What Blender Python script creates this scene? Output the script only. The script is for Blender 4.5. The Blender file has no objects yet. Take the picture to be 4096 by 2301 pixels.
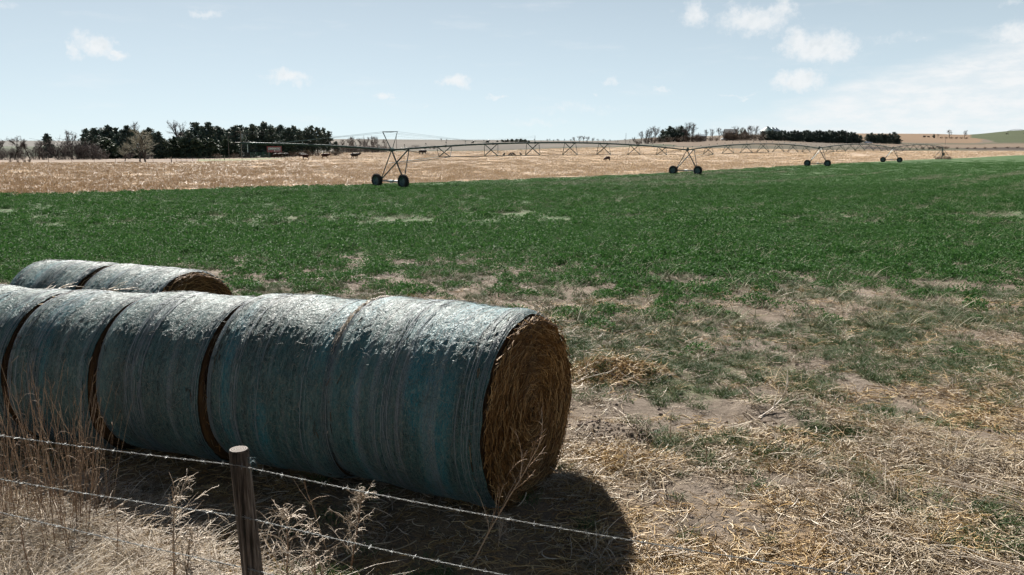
import bpy, math, random
import numpy as np
from mathutils import Vector, Matrix
random.seed(7)
RNG = np.random.default_rng(7)
S = bpy.context.scene
COL = S.collection
rad = math.radians

# ------------------------------------------------------------------ camera
CAM_H = 2.75
PITCH = rad(9.8)
FPX, CX, CY = 3186.0, 2048.0, 1150.5        # focal length and centre in photograph pixels
CT, ST = math.cos(PITCH), math.sin(PITCH)
cd = bpy.data.cameras.new('camera'); cam = bpy.data.objects.new('camera', cd); COL.objects.link(cam)
cd.sensor_width = 36.0; cd.lens = 36.0 * FPX / 4096.0
cd.clip_start = 0.05; cd.clip_end = 12000
cam.location = (0, 0, CAM_H); cam.rotation_euler = (rad(90) - PITCH, 0, 0)
S.camera = cam
S.cycles.max_bounces = 4; S.cycles.diffuse_bounces = 2; S.cycles.glossy_bounces = 2; S.cycles.transmission_bounces = 2; S.cycles.use_denoising = True; S.cycles.use_light_tree = False; S.cycles.adaptive_threshold = .012
S.render.resolution_x = 1024; S.render.resolution_y = 575

# ------------------------------------------------------------------ light
SUN_DIR = Vector((-0.37, 1.10, 1.0)).normalized()      # towards the sun
SUN_EL = math.asin(SUN_DIR.z); SUN_AZ = math.atan2(SUN_DIR.x, SUN_DIR.y)
sd = bpy.data.lights.new('sun', 'SUN'); sun = bpy.data.objects.new('sun', sd); COL.objects.link(sun)
sd.energy = 5.0; sd.angle = rad(0.53); sd.color = (1.0, 0.945, 0.87)
sun.rotation_euler = (-SUN_DIR).to_track_quat('-Z', 'Y').to_euler(); sun.location = (-20, 90, 80)
S.view_settings.view_transform = 'Standard'; S.view_settings.look = 'None'
S.view_settings.exposure = 1.22; S.view_settings.gamma = 1.0; S.view_settings.use_curve_mapping = False

def ray(px, py):
    a = (px - CX) / FPX; b = -(py - CY) / FPX
    return np.array([a, CT + b * ST, -ST + b * CT])
def azel(px, py):
    r = ray(px, py)
    return math.atan2(r[0], r[1]), math.atan2(r[2], math.hypot(r[0], r[1]))
def atY(px, py, Y):
    r = ray(px, py); return np.array([0, 0, CAM_H]) + r * (Y / r[1])

W = bpy.data.worlds.new('World'); S.world = W; W.use_nodes = True
def build_world():
    nt = W.node_tree; N = nt.nodes; L = nt.links
    N.clear()
    def node(t, **k):
        n = N.new(t)
        for a, b in k.items(): setattr(n, a, b)
        return n
    def math_(op, a, b=None, clamp=False, c=None):
        n = node('ShaderNodeMath', operation=op); n.use_clamp = clamp
        for i, v in enumerate((a, b, c)):
            if v is None: continue
            if isinstance(v, (int, float)): n.inputs[i].default_value = v
            else: L.new(v, n.inputs[i])
        return n.outputs[0]
    def vmath(op, a, b):
        n = node('ShaderNodeVectorMath', operation=op)
        for i, v in enumerate((a, b)):
            if v is None: continue
            if isinstance(v, tuple): n.inputs[i].default_value = v
            else: L.new(v, n.inputs[i])
        return n
    def mixc(f, a, b):
        n = node('ShaderNodeMix', data_type='RGBA')
        L.new(f, n.inputs[0]) if not isinstance(f, float) else setattr(n.inputs[0], 'default_value', f)
        for i, v in ((6, a), (7, b)):
            if isinstance(v, tuple): n.inputs[i].default_value = v
            else: L.new(v, n.inputs[i])
        return n.outputs[2]
    def ss(v, lo, hi):
        n = node('ShaderNodeMapRange', interpolation_type='SMOOTHSTEP'); L.new(v, n.inputs[0])
        n.inputs[1].default_value = lo; n.inputs[2].default_value = hi
        return n.outputs[0]
    def noise(vec, scale, detail=5, rough=.55):
        n = node('ShaderNodeTexNoise'); L.new(vec, n.inputs['Vector'])
        n.inputs['Scale'].default_value = scale; n.inputs['Detail'].default_value = detail; n.inputs['Roughness'].default_value = rough
        return n
    sky = node('ShaderNodeTexSky', sky_type='NISHITA'); sky.sun_disc = False
    sky.sun_elevation = SUN_EL; sky.sun_rotation = SUN_AZ
    sky.altitude = 400; sky.air_density = .32; sky.dust_density = .4; sky.ozone_density = 2.0
    tc = node('ShaderNodeTexCoord'); sep = node('ShaderNodeSeparateXYZ'); L.new(tc.outputs['Generated'], sep.inputs[0])
    x, y, z = sep.outputs
    az = math_('ARCTAN2', x, y); el = math_('ARCSINE', z)
    cmb = node('ShaderNodeCombineXYZ'); L.new(az, cmb.inputs[0]); L.new(el, cmb.inputs[1])
    P = cmb.outputs[0]
    # billowed outlines
    nz = noise(P, 42, 6, .62)
    off = vmath('MULTIPLY', vmath('SUBTRACT', nz.outputs['Color'], (.5, .5, .5)).outputs[0], (.050, .030, 0)).outputs[0]
    PD = vmath('ADD', P, off).outputs[0]
    clouds = [  # px, py, half width, half height, strength
        (830, 58, 88, 20, .62), (322, 160, 34, 40, .62), (398, 186, 62, 44, 1.0), (452, 220, 60, 22, .95), (306, 206, 34, 26, .75),
        (1160, 308, 98, 32, 1.05), (1820, 325, 70, 28, 1.0), (1540, 386, 50, 17, .85), (1990, 386, 42, 13, .72), (1714, 420, 30, 8, .4),
        (2770, 52, 66, 52, .95), (3020, 86, 150, 62, .95), (3118, 44, 62, 52, .8), (2940, 44, 54, 34, .7), (2870, 84, 60, 18, .35),
        (3195, 172, 76, 58, 1.05), (3290, 188, 126, 62, 1.1), (3370, 218, 76, 42, .9), (3190, 326, 112, 46, 1.1), (3130, 372, 40, 8, .45),
        (2430, 335, 38, 17, .55), (2640, 355, 60, 9, .62), (2380, 370, 26, 9, .5), (2950, 375, 110, 8, .5), (2960, 388, 26, 12, .5),
        (4070, 142, 110, 56, .9), (3560, 150, 110, 24, .36), (3690, 157, 40, 8, .45), (3240, 440, 60, 22, .5), (3620, 382, 80, 24, .45),
        (2300, 432, 240, 30, .40), (2140, 492, 190, 24, .42), (2900, 508, 120, 18, .45), (3900, 250, 180, 30, .5), (4040, 10, 60, 22, .4), (10, 12, 60, 20, .4)]
    acc = None
    for px, py, hw, hh, st in clouds:
        a, e = azel(px, py)
        v = vmath('MULTIPLY', vmath('SUBTRACT', PD, (a, e, 0)).outputs[0], (FPX / hw, FPX / hh, 0)).outputs[0]
        ln = node('ShaderNodeVectorMath', operation='LENGTH'); L.new(v, ln.inputs[0])
        m = math_('MULTIPLY', math_('SUBTRACT', 1.25, ln.outputs['Value'], True), st)
        acc = m if acc is None else math_('MAXIMUM', acc, m)
    det = noise(P, 150, 5, .6)
    den = math_('ADD', acc, math_('MULTIPLY', math_('SUBTRACT', det.outputs['Fac'], .5), .8))
    cum = math_('MULTIPLY', math_('MULTIPLY', ss(den, .12, 1.05), ss(acc, .02, .25)), .85)
    # thin high sheet low in the west (right of the view), wisps all round
    st_v = vmath('MULTIPLY', P, (9, 46, 1)).outputs[0]
    wis = noise(st_v, 1.0, 6, .6)
    sheet_line = math_('SUBTRACT', math_('MULTIPLY_ADD', az, .30, c=-.036), el)       # positive below the sheet's upper edge
    sheet_line = math_('ADD', sheet_line, math_('MULTIPLY', math_('SUBTRACT', wis.outputs['Fac'], .5), .05))
    sheet = math_('MULTIPLY', ss(sheet_line, -.004, .03), ss(az, .10, .42))
    fine = noise(vmath('MULTIPLY', P, (30, 90, 1)).outputs[0], 1.0, 6, .62)
    sheet = math_('MULTIPLY', sheet, math_('MULTIPLY_ADD', ss(fine.outputs['Fac'], .3, .7), .5, c=.45))
    wisp = math_('MULTIPLY', ss(wis.outputs['Fac'], .52, .78), .22)
    cov = math_('MAXIMUM', math_('MAXIMUM', cum, sheet), wisp)
    # cloud brightness: white tops, greyer bellies where the cloud is thick
    belly = noise(vmath('ADD', P, (.0, .006, 0)).outputs[0], 60, 4, .55)
    ccol = mixc(math_('MULTIPLY', ss(belly.outputs['Fac'], .45, .7), ss(den, .5, 1.1)), (8.0, 8.1, 8.15, 1), (6.8, 7.15, 7.35, 1))
    # thin even haze veil, thicker towards the horizon, the same all round
    veil = node('ShaderNodeMapRange'); L.new(el, veil.inputs[0]); veil.inputs[1].default_value = 0.0; veil.inputs[2].default_value = .46; veil.inputs[3].default_value = .86; veil.inputs[4].default_value = .02
    tint = node('ShaderNodeMix', data_type='RGBA', blend_type='MULTIPLY'); tint.inputs[0].default_value = 1.0; L.new(sky.outputs[0], tint.inputs[6]); tint.inputs[7].default_value = (.98, .96, .84, 1)
    skyc = mixc(veil.outputs[0], tint.outputs[2], (6.5, 7.65, 7.95, 1))
    skyw = mixc(wisp, skyc, (7.4, 7.8, 8.0, 1))
    out = mixc(math_('MULTIPLY', cov, .92), skyc, ccol)
    STR = .05
    bg0 = node('ShaderNodeBackground'); L.new(skyw, bg0.inputs[0]); bg0.inputs[1].default_value = STR
    bg = node('ShaderNodeBackground'); L.new(out, bg.inputs[0]); bg.inputs[1].default_value = STR
    # fair weather clouds only stand low in the forward half of the sky; elsewhere wisps
    gate = math_('MULTIPLY', math_('LESS_THAN', math_('ABSOLUTE', az), .95), math_('LESS_THAN', math_('ABSOLUTE', math_('SUBTRACT', el, .12)), .2))
    mx = node('ShaderNodeMixShader'); L.new(gate, mx.inputs[0]); L.new(bg0.outputs[0], mx.inputs[1]); L.new(bg.outputs[0], mx.inputs[2])
    o = node('ShaderNodeOutputWorld'); L.new(mx.outputs[0], o.inputs[0])
    W.cycles.sampling_method = 'MANUAL'; W.cycles.sample_map_resolution = 512
build_world()

# ------------------------------------------------------------------ helpers
def setp(o, label=None, cat=None, group=None, kind=None):
    if label: o['label'] = label
    if cat: o['category'] = cat
    if group: o['group'] = group
    if kind: o['kind'] = kind
    return o
def link(name, mesh, parent=None, mat=None):
    if mat is not None and mesh is not None and len(mesh.materials) == 0: mesh.materials.append(mat)
    o = bpy.data.objects.new(name, mesh); COL.objects.link(o)
    if parent is not None: o.parent = parent
    return o
def empty(name, loc=(0, 0, 0), rz=0.0):
    o = bpy.data.objects.new(name, None); COL.objects.link(o); o.empty_display_size = .2
    o.location = loc; o.rotation_euler = (0, 0, rz); return o
def mesh_of(name, v, f, mat=None, smooth=False):
    m = bpy.data.meshes.new(name)
    m.from_pydata(np.asarray(v, dtype=np.float32).reshape(-1, 3).tolist(), [], f.tolist() if isinstance(f, np.ndarray) else f)
    if mat is not None: m.materials.append(mat)
    if smooth: m.polygons.foreach_set('use_smooth', np.ones(len(m.polygons), dtype=bool))
    m.update(); return m
def fast_mesh(name, v, q, mat=None, smooth=False):
    v = np.asarray(v, dtype=np.float32).reshape(-1, 3); q = np.asarray(q, dtype=np.int32); k = q.shape[1]
    m = bpy.data.meshes.new(name)
    m.vertices.add(len(v)); m.vertices.foreach_set('co', v.ravel())
    m.loops.add(q.size); m.loops.foreach_set('vertex_index', q.ravel())
    m.polygons.add(len(q)); m.polygons.foreach_set('loop_start', np.arange(0, q.size, k, dtype=np.int32))
    if smooth: m.polygons.foreach_set('use_smooth', np.ones(len(q), dtype=bool))
    if mat is not None: m.materials.append(mat)
    m.update(calc_edges=True); return m
def strands(paths, radius, sides=3):
    """paths (N,S,3), radius (N,) or (N,S): thin prisms along each path."""
    P = np.asarray(paths, float); n, s, _ = P.shape
    r = np.asarray(radius, float)
    if r.ndim == 1: r = np.repeat(r[:, None], s, 1)
    T = np.gradient(P, axis=1); T /= np.linalg.norm(T, axis=2, keepdims=True) + 1e-9
    ref = np.where(np.abs(T[..., 2:3]) > .9, np.array([1., 0, 0]), np.array([0, 0, 1.]))
    A = np.cross(T, ref); A /= np.linalg.norm(A, axis=2, keepdims=True) + 1e-9
    B = np.cross(T, A)
    ang = np.arange(sides) * 2 * np.pi / sides
    V = P[:, :, None, :] + r[:, :, None, None] * (np.cos(ang)[None, None, :, None] * A[:, :, None, :] + np.sin(ang)[None, None, :, None] * B[:, :, None, :])
    base = np.arange(n)[:, None, None] * s * sides + np.arange(s - 1)[None, :, None] * sides
    k = np.arange(sides)[None, None, :]; k2 = (k + 1) % sides
    q = np.stack([base + k, base + k2, base + sides + k2, base + sides + k], -1).reshape(-1, 4)
    return V.reshape(-1, 3), q
class MB:
    def __init__(s): s.v = []; s.f = []; s.n = 0
    def add(s, v, f):
        v = np.asarray(v, float).reshape(-1, 3); s.v.append(v)
        s.f += [tuple(int(i) + s.n for i in t) for t in f]; s.n += len(v); return s
    def box(s, c, d, R=None):
        c = np.array(c, float); d = np.array(d, float) / 2
        v = np.array([[sx, sy, sz] for sz in (-1, 1) for sy in (-1, 1) for sx in (-1, 1)]) * d
        if R is not None: v = v @ np.array(R).T
        return s.add(v + c, [(0, 2, 3, 1), (4, 5, 7, 6), (0, 1, 5, 4), (2, 6, 7, 3), (0, 4, 6, 2), (1, 3, 7, 5)])
    def tube(s, pts, r, sides=8, cap=True):
        p = np.asarray(pts, float)[None]; rr = np.full(p.shape[:2], r) if np.isscalar(r) else np.asarray(r, float)[None]
        v, q = strands(p, rr, sides); f = [tuple(t) for t in q]
        if cap: f += [tuple(range(sides))[::-1], tuple(range(len(v) - sides, len(v)))]
        return s.add(v, f)
    def lathe(s, prof, sides=24, axis='z', c=(0, 0, 0)):
        prof = np.asarray(prof, float); m = len(prof); a = np.arange(sides) * 2 * np.pi / sides
        V = np.stack([prof[:, None, 0] * np.cos(a), prof[:, None, 0] * np.sin(a), np.repeat(prof[:, 1:2], sides, 1)], -1)
        if axis == 'x': V = V[..., [2, 0, 1]]
        if axis == 'y': V = V[..., [0, 2, 1]]
        f = [(i * sides + k, i * sides + (k + 1) % sides, (i + 1) * sides + (k + 1) % sides, (i + 1) * sides + k) for i in range(m - 1) for k in range(sides)]
        return s.add(V.reshape(-1, 3) + np.array(c), f)
    def mesh(s, name, mat=None, smooth=False): return mesh_of(name, np.concatenate(s.v), s.f, mat, smooth)
    def build(s, name, mat=None, parent=None, smooth=False): return link(name, s.mesh(name, mat, smooth), parent)

def hash2(ix, iy, seed):
    h = (ix.astype(np.int64) * 374761393 + iy.astype(np.int64) * 668265263 + seed * 974634777) & 0x7fffffff
    h = ((h ^ (h >> 13)) * 1274126177) & 0x7fffffff
    return ((h ^ (h >> 16)) & 0xffff) / 65535.0
def vnoise(x, y, seed=0):
    x = np.asarray(x, float); y = np.asarray(y, float)
    ix, iy = np.floor(x), np.floor(y); fx, fy = x - ix, y - iy
    fx = fx * fx * (3 - 2 * fx); fy = fy * fy * (3 - 2 * fy)
    a = hash2(ix, iy, seed); b = hash2(ix + 1, iy, seed); c = hash2(ix, iy + 1, seed); d = hash2(ix + 1, iy + 1, seed)
    return a + (b - a) * fx + (c - a) * fy + (a - b - c + d) * fx * fy
def fbm(x, y, seed=0, o=4):
    t = 0; amp = .5; x = np.asarray(x, float); y = np.asarray(y, float)
    for i in range(o): t = t + amp * vnoise(x, y, seed + i * 17); x = x * 2.03; y = y * 2.03; amp *= .5
    return t / (1 - .5 ** o)
def sstep(a, b, x):
    t = np.clip((np.asarray(x, float) - a) / (b - a), 0, 1); return t * t * (3 - 2 * t)

# ------------------------------------------------------------------ materials
MATS = {}
class NT:
    def __init__(s, name, rough=.8, spec=.3):
        s.m = bpy.data.materials.new(name); s.m.use_nodes = True; s.t = s.m.node_tree
        s.b = s.t.nodes['Principled BSDF']; s.b.inputs['Roughness'].default_value = rough
        s.b.inputs['Specular IOR Level'].default_value = spec
        s.tc = s.t.nodes.new('ShaderNodeTexCoord')
    def n(s, t, **k):
        n = s.t.nodes.new(t)
        for a, b in k.items(): setattr(n, a, b)
        return n
    def put(s, sock, v):
        if isinstance(v, bpy.types.NodeSocket): s.t.links.new(v, sock)
        elif isinstance(v, (int, float)) or v is None: sock.default_value = v
        else: sock.default_value = tuple(v) + ((1,) if len(v) == 3 and sock.type == 'RGBA' else ())
    def math(s, op, a, b=0., c=0., clamp=False):
        n = s.n('ShaderNodeMath', operation=op); n.use_clamp = clamp
        for i, v in enumerate((a, b, c)): s.put(n.inputs[i], v)
        return n.outputs[0]
    def mix(s, f, a, b, mode='MIX'):
        n = s.n('ShaderNodeMix', data_type='RGBA', blend_type=mode); s.put(n.inputs[0], f); s.put(n.inputs[6], a); s.put(n.inputs[7], b)
        return n.outputs[2]
    def ss(s, v, lo, hi, a=0., b=1.):
        n = s.n('ShaderNodeMapRange', interpolation_type='SMOOTHSTEP'); s.put(n.inputs[0], v)
        for i, q in enumerate((lo, hi, a, b)): n.inputs[i + 1].default_value = q
        return n.outputs[0]
    def map(s, vec, scale):
        n = s.n('ShaderNodeMapping'); s.put(n.inputs['Vector'], vec); n.inputs['Scale'].default_value = scale; return n.outputs[0]
    def noise(s, vec, scale, detail=4, rough=.55, out='Fac'):
        n = s.n('ShaderNodeTexNoise'); s.put(n.inputs['Vector'], vec); n.inputs['Scale'].default_value = scale
        n.inputs['Detail'].default_value = detail; n.inputs['Roughness'].default_value = rough; return n.outputs[out]
    def vor(s, vec, scale, out='Distance', feature='F1'):
        n = s.n('ShaderNodeTexVoronoi', feature=feature); s.put(n.inputs['Vector'], vec); n.inputs['Scale'].default_value = scale; return n.outputs[out]
    def attr(s, name, out='Fac'):
        n = s.n('ShaderNodeAttribute', attribute_name=name); return n.outputs[out]
    def ramp(s, f, stops):
        n = s.n('ShaderNodeValToRGB'); s.put(n.inputs[0], f); e = n.color_ramp.elements
        while len(e) < len(stops): e.new(.5)
        for i, (p, c) in enumerate(stops): e[i].position = p; e[i].color = tuple(c) + (1,)
        return n.outputs[0]
    def bump(s, h, strength=.4, dist=.02):
        n = s.n('ShaderNodeBump'); s.put(n.inputs['Height'], h); n.inputs['Strength'].default_value = strength; n.inputs['Distance'].default_value = dist
        s.t.links.new(n.outputs[0], s.b.inputs['Normal'])
    def color(s, c): s.put(s.b.inputs['Base Color'], c); return s
    def island(s): return s.n('ShaderNodeNewGeometry').outputs['Random Per Island']
    def rnd(s): return s.n('ShaderNodeObjectInfo').outputs['Random']
    def translucent(s, col, fac):
        tr = s.n('ShaderNodeBsdfTranslucent'); s.put(tr.inputs[0], col); mx = s.n('ShaderNodeMixShader'); mx.inputs[0].default_value = fac
        s.t.links.new(s.b.outputs[0], mx.inputs[1]); s.t.links.new(tr.outputs[0], mx.inputs[2])
        s.t.links.new(mx.outputs[0], s.t.nodes['Material Output'].inputs['Surface'])

def mottled(name, c1, c2, scale=8, rough=.8, spec=.3, metal=0., bump=.15, dist=.01):
    t = NT(name, rough, spec); f = t.noise(t.tc.outputs['Object'], scale, 6, .6)
    t.color(t.ramp(f, [(.3, c1), (.7, c2)])); t.b.inputs['Metallic'].default_value = metal
    if bump: t.bump(t.noise(t.tc.outputs['Object'], scale * 6, 4), bump, dist)
    MATS[name] = t.m; return t.m
def fibre(name, stops, rough=.6, spec=.35, trans=0.0, obj=True):
    """thin stalks / leaves: one tone per piece"""
    t = NT(name, rough, spec); f = t.island()
    if obj: f = t.math('FRACT', t.math('ADD', f, t.rnd()))
    c = t.ramp(f, stops); t.color(c)
    if trans: t.translucent(c, trans)
    MATS[name] = t.m; return t.m

fibre('straw', [(0, (.18, .13, .075)), (.35, (.37, .285, .18)), (.7, (.55, .455, .32)), (1, (.74, .66, .53))], .45, .4, .15)
fibre('straw_gold', [(0, (.17, .10, .038)), (.4, (.40, .26, .105)), (.75, (.56, .395, .185)), (1, (.70, .56, .33))], .45, .4, .15)
fibre('straw_grey', [(0, (.16, .12, .085)), (.5, (.36, .29, .21)), (1, (.56, .48, .39))], .55, .3, .1)
fibre('dry_stem', [(0, (.15, .095, .06)), (.5, (.29, .20, .135)), (1, (.46, .36, .26))], .6, .3, .1)
fibre('bleached', [(0, (.34, .27, .19)), (.5, (.62, .53, .43)), (1, (.82, .76, .67))], .5, .35, .2)
fibre('weed_pale', [(0, (.22, .17, .125)), (.5, (.44, .365, .285)), (1, (.68, .60, .50))], .6, .25, .1)
fibre('hay_strand', [(0, (.06, .031, .010)), (.4, (.17, .088, .028)), (.8, (.30, .17, .062)), (1, (.46, .31, .15))], .6, .25)
fibre('alfalfa_leaf', [(0, (.021, .070, .014)), (.5, (.040, .118, .025)), (.85, (.062, .150, .036)), (1, (.108, .185, .060))], .65, .15, .28)
fibre('grass_blade', [(0, (.04, .10, .022)), (.45, (.075, .155, .04)), (.75, (.14, .19, .075)), (1, (.27, .25, .14))], .5, .35, .28)
fibre('pale_grass', [(0, (.14, .16, .085)), (.5, (.26, .265, .17)), (1, (.40, .38, .28))], .7, .15, .1)
fibre('needles', [(0, (.048, .074, .064)), (.5, (.070, .10, .082)), (.85, (.092, .122, .092)), (1, (.14, .14, .10))], .7, .2, .06)  # lightened grey-green: distance haze put into the needle colour
fibre('needles_green', [(0, (.036, .058, .038)), (.5, (.055, .085, .05)), (1, (.10, .115, .07))], .7, .2, .06)
fibre('twig_grey', [(0, (.055, .045, .045)), (.5, (.11, .092, .088)), (1, (.18, .155, .14))], .8, .2)
fibre('twig_olive', [(0, (.16, .16, .12)), (.5, (.26, .255, .20)), (1, (.38, .37, .30))], .8, .2)
fibre('brush_brown', [(0, (.06, .04, .03)), (.5, (.11, .08, .06)), (1, (.20, .15, .11))], .8, .2)
fibre('husk', [(0, (.28, .20, .13)), (.4, (.42, .34, .27)), (.75, (.50, .43, .37)), (1, (.58, .53, .49))], .5, .4, .15)
fibre('corn_stalk', [(0, (.29, .192, .10)), (.5, (.46, .33, .19)), (1, (.58, .46, .31))], .6, .3)
mottled('bark', (.035, .028, .026), (.085, .07, .062), 3, .9, .2)
mottled('dark_trunk', (.022, .018, .016), (.05, .04, .034), 3, .9, .2)
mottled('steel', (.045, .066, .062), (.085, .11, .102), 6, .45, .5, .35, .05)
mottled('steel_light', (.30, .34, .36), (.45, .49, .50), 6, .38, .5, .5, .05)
mottled('tyre', (.010, .011, .012), (.024, .025, .026), 9, .75, .3)
mottled('rim', (.045, .085, .095), (.085, .13, .14), 5, .5, .5, .3)
mottled('white_plastic', (.66, .67, .68), (.78, .79, .80), 9, .4, .5, 0, 0)
mottled('black_iron', (.012, .013, .014), (.035, .034, .034), 9, .6, .4)
mottled('wire', (.13, .14, .14), (.22, .23, .225), 30, .5, .5, .35, .1)
mottled('rusty_post', (.06, .030, .022), (.12, .062, .045), 12, .8, .3)
mottled('grey_wood', (.14, .125, .11), (.27, .24, .215), 9, .85, .25)
mottled('cow_red', (.020, .006, .004), (.050, .015, .008), 3, .65, .3)
mottled('cow_black', (.008, .006, .005), (.022, .014, .011), 3, .6, .3)
mottled('sign_red', (.24, .035, .045), (.33, .06, .065), 2, .5, .4, 0, 0)
mottled('sign_grey', (.17, .16, .17), (.25, .23, .24), 2, .5, .4, 0, 0)
mottled('sign_white', (.60, .63, .64), (.72, .75, .76), 3, .5, .4, 0, 0)
mottled('green_pipe', (.045, .12, .10), (.09, .19, .16), 5, .5, .4)
mottled('barn_wall', (.16, .13, .12), (.24, .20, .18), 1, .85)
mottled('barn_dark', (.045, .05, .055), (.08, .085, .09), 1, .8)
mottled('tin_roof', (.15, .19, .22), (.22, .26, .29), 1, .45, .5, .3)
mottled('bin_steel', (.12, .15, .16), (.18, .21, .22), 1, .45, .5, .3)
mottled('teal_roof', (.035, .08, .085), (.06, .11, .115), 1, .5, .4)
mottled('window_dark', (.02, .025, .03), (.035, .04, .045), 2, .15, .6, 0, 0)
mottled('car_white', (.62, .65, .68), (.72, .75, .78), 2, .2, .6, 0, 0)
mottled('bird_black', (.006, .006, .007), (.016, .015, .017), 9, .5, .4, 0, 0)
mottled('twine', (.03, .10, .12), (.10, .19, .21), 20, .5, .4, 0, 0)

# ------------------------------------------------------------------ terrain
def flat_y(D, z=-.85):
    d = D * CT - (z - CAM_H) * ST; u = D * ST + (z - CAM_H) * CT
    return CY - FPX * u / d
TD = [80, 120, 150, 200, 250, 350, 500, 800, 1500, 5000]
fl = [flat_y(D) for D in TD]
TCOLS = {
    -1800: fl[:5] + [634, 622, 606, 586, 575],
    0:    fl[:5] + [634, 622, 602, 578, 566],
    700:  fl[:5] + [632, 621, 604, 580, 568],
    1350: fl[:4] + [642, 621, 607, 588, 566, 563],
    1900: fl[:4] + [640, 617, 602, 583, 568, 566],
    2400: fl[:3] + [656, 636, 608, 588, 576, 570, 569],
    2700: fl[:2] + [674, 652, 632, 601, 566, 557, 556, 556],
    3000: fl[:2] + [673, 651, 630, 597, 561, 550, 549, 549],
    3400: fl[:2] + [672, 651, 633, 601, 574, 548, 545, 545],
    3700: fl[:2] + [671, 653, 638, 610, 583, 552, 546, 546],
    3850: fl[:2] + [671, 652, 637, 608, 582, 555, 549, 549],
    4096: fl[:2] + [670, 647, 628, 606, 578, 546, 534, 534],
    5600: fl[:2] + [670, 647, 628, 606, 570, 540, 525, 525]}
TK = sorted(TCOLS)
T_AZ = np.array([math.atan2(ray(k, 600)[0], ray(k, 600)[1]) for k in TK])
T_Z = np.array([[atY(2048, y, D)[2] for y, D in zip(TCOLS[k], TD)] for k in TK])
LTD = np.log(np.array(TD, float))
def far_z(x, y):
    x = np.asarray(x, float); y = np.asarray(y, float)
    az = np.arctan2(x, np.maximum(y, 1e-3)); az = np.where(y <= 0, np.sign(x) * 1.5, az)
    D = np.where(y > 0, np.maximum(y, np.hypot(x, y) * .55), np.hypot(x, y)); lD = np.log(np.maximum(D, 1))
    ia = np.clip(np.searchsorted(T_AZ, az) - 1, 0, len(T_AZ) - 2); ta = np.clip((az - T_AZ[ia]) / (T_AZ[ia + 1] - T_AZ[ia]), 0, 1)
    ta = ta * ta * (3 - 2 * ta)
    idd = np.clip(np.searchsorted(LTD, lD) - 1, 0, len(LTD) - 2); td = np.clip((lD - LTD[idd]) / (LTD[idd + 1] - LTD[idd]), 0, 1)
    z = (T_Z[ia, idd] * (1 - ta) + T_Z[ia + 1, idd] * ta) * (1 - td) + (T_Z[ia, idd + 1] * (1 - ta) + T_Z[ia + 1, idd + 1] * ta) * td
    return z
def base_z(x, y):
    x = np.asarray(x, float); y = np.asarray(y, float); r = np.hypot(x, y)
    near = -.27 * np.tanh(np.maximum(-x, 0) * .15)
    t = sstep(7, 62, r)
    return near * (1 - t) + far_z(x, y) * t
MOUNDS = [(.95, 7.45, .34, .06), (1.25, 7.35, .22, .05), (.75, 7.55, .20, .05), (2.25, 8.35, .34, .06), (2.62, 8.15, .20, .06), (3.12, 7.42, .26, -.15), (3.35, 7.30, .20, -.10),
          (2.92, 7.62, .34, .07), (3.40, 5.80, .30, .05), (1.35, 9.55, .42, .11), (1.85, 9.35, .28, .07), (1.0, 9.7, .25, .05), (4.1, 8.2, .5, -.03), (1.7, 6.25, .13, -.05), (1.25, 6.3, .12, -.05), (1.95, 6.05, .12, -.05), (1.35, 5.8, .12, -.04),
          (3.9, 6.9, .5, .07), (2.9, 5.4, .5, .05)]
def gz(x, y):
    x = np.asarray(x, float); y = np.asarray(y, float); r = np.hypot(x, y)
    z = base_z(x, y)
    w = 1 - sstep(14, 40, r)
    z = z + w * ((fbm(x * .55, y * .55, 3, 3) - .5) * .10 + (fbm(x * 2.6, y * 2.6, 9, 4) - .5) * .055)
    w2 = 1 - sstep(9, 16, r)
    z = z + w2 * (fbm(x * 9, y * 9, 21, 3) - .5) * .03
    for mx, my, mr, mh in MOUNDS:
        z = z + mh * np.exp(-((x - mx) ** 2 + (y - my) ** 2) / (mr * mr)) * (.55 + .9 * vnoise(x * 11, y * 11, 5))
    return z
def gz1(x, y): return float(gz(np.array([x]), np.array([y]))[0])
def G(px, D, dz=0.0):
    """a point on the ground at forward distance D, in the direction of photograph column px"""
    z = -.85; x = 0.
    for _ in range(3):
        x = (px - CX) / FPX * (D * CT - (z - CAM_H) * ST); z = gz1(x, D)
    return Vector((x, D, z + dz))

EDGE = np.array([(-400, -200), (-60, 48.5), (-40.5, 63.3), (-31.5, 69.8), (-22.8, 77.2), (-12.7, 85.1), (-1.4, 96.3), (12.2, 111), (29, 131), (52, 158), (70, 181), (98, 215), (128, 251), (150, 263), (174, 273), (270, 300), (600, 360), (2000, 500)], float)
def edge_sd(x, y):
    """signed distance to the edge between green crop (negative) and stubble (positive)"""
    x = np.asarray(x, float); y = np.asarray(y, float); best = np.full(x.shape, 1e9); sg = np.ones(x.shape)
    for (ax, ay), (bx, by) in zip(EDGE[:-1], EDGE[1:]):
        dx, dy = bx - ax, by - ay; L2 = dx * dx + dy * dy
        t = np.clip(((x - ax) * dx + (y - ay) * dy) / L2, 0, 1)
        d = np.hypot(x - ax - t * dx, y - ay - t * dy); s = np.sign(dx * (y - ay) - dy * (x - ax))
        m = d < best; best = np.where(m, d, best); sg = np.where(m, s, sg)
    return best * sg
FAR_PX = np.array([-1500, 0, 686, 800, 1000, 1120, 1200, 1350, 1900, 2400, 2700, 3000, 3300, 3700, 4096, 5600.])
FAR_D = np.array([236, 236, 238, 256, 264, 278, 335, 480, 460, 470, 380, 352, 345, 372, 352, 350.])
def col_px(x, y): return CX + FPX * (x / np.maximum(y, 1e-3)) / CT
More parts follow.
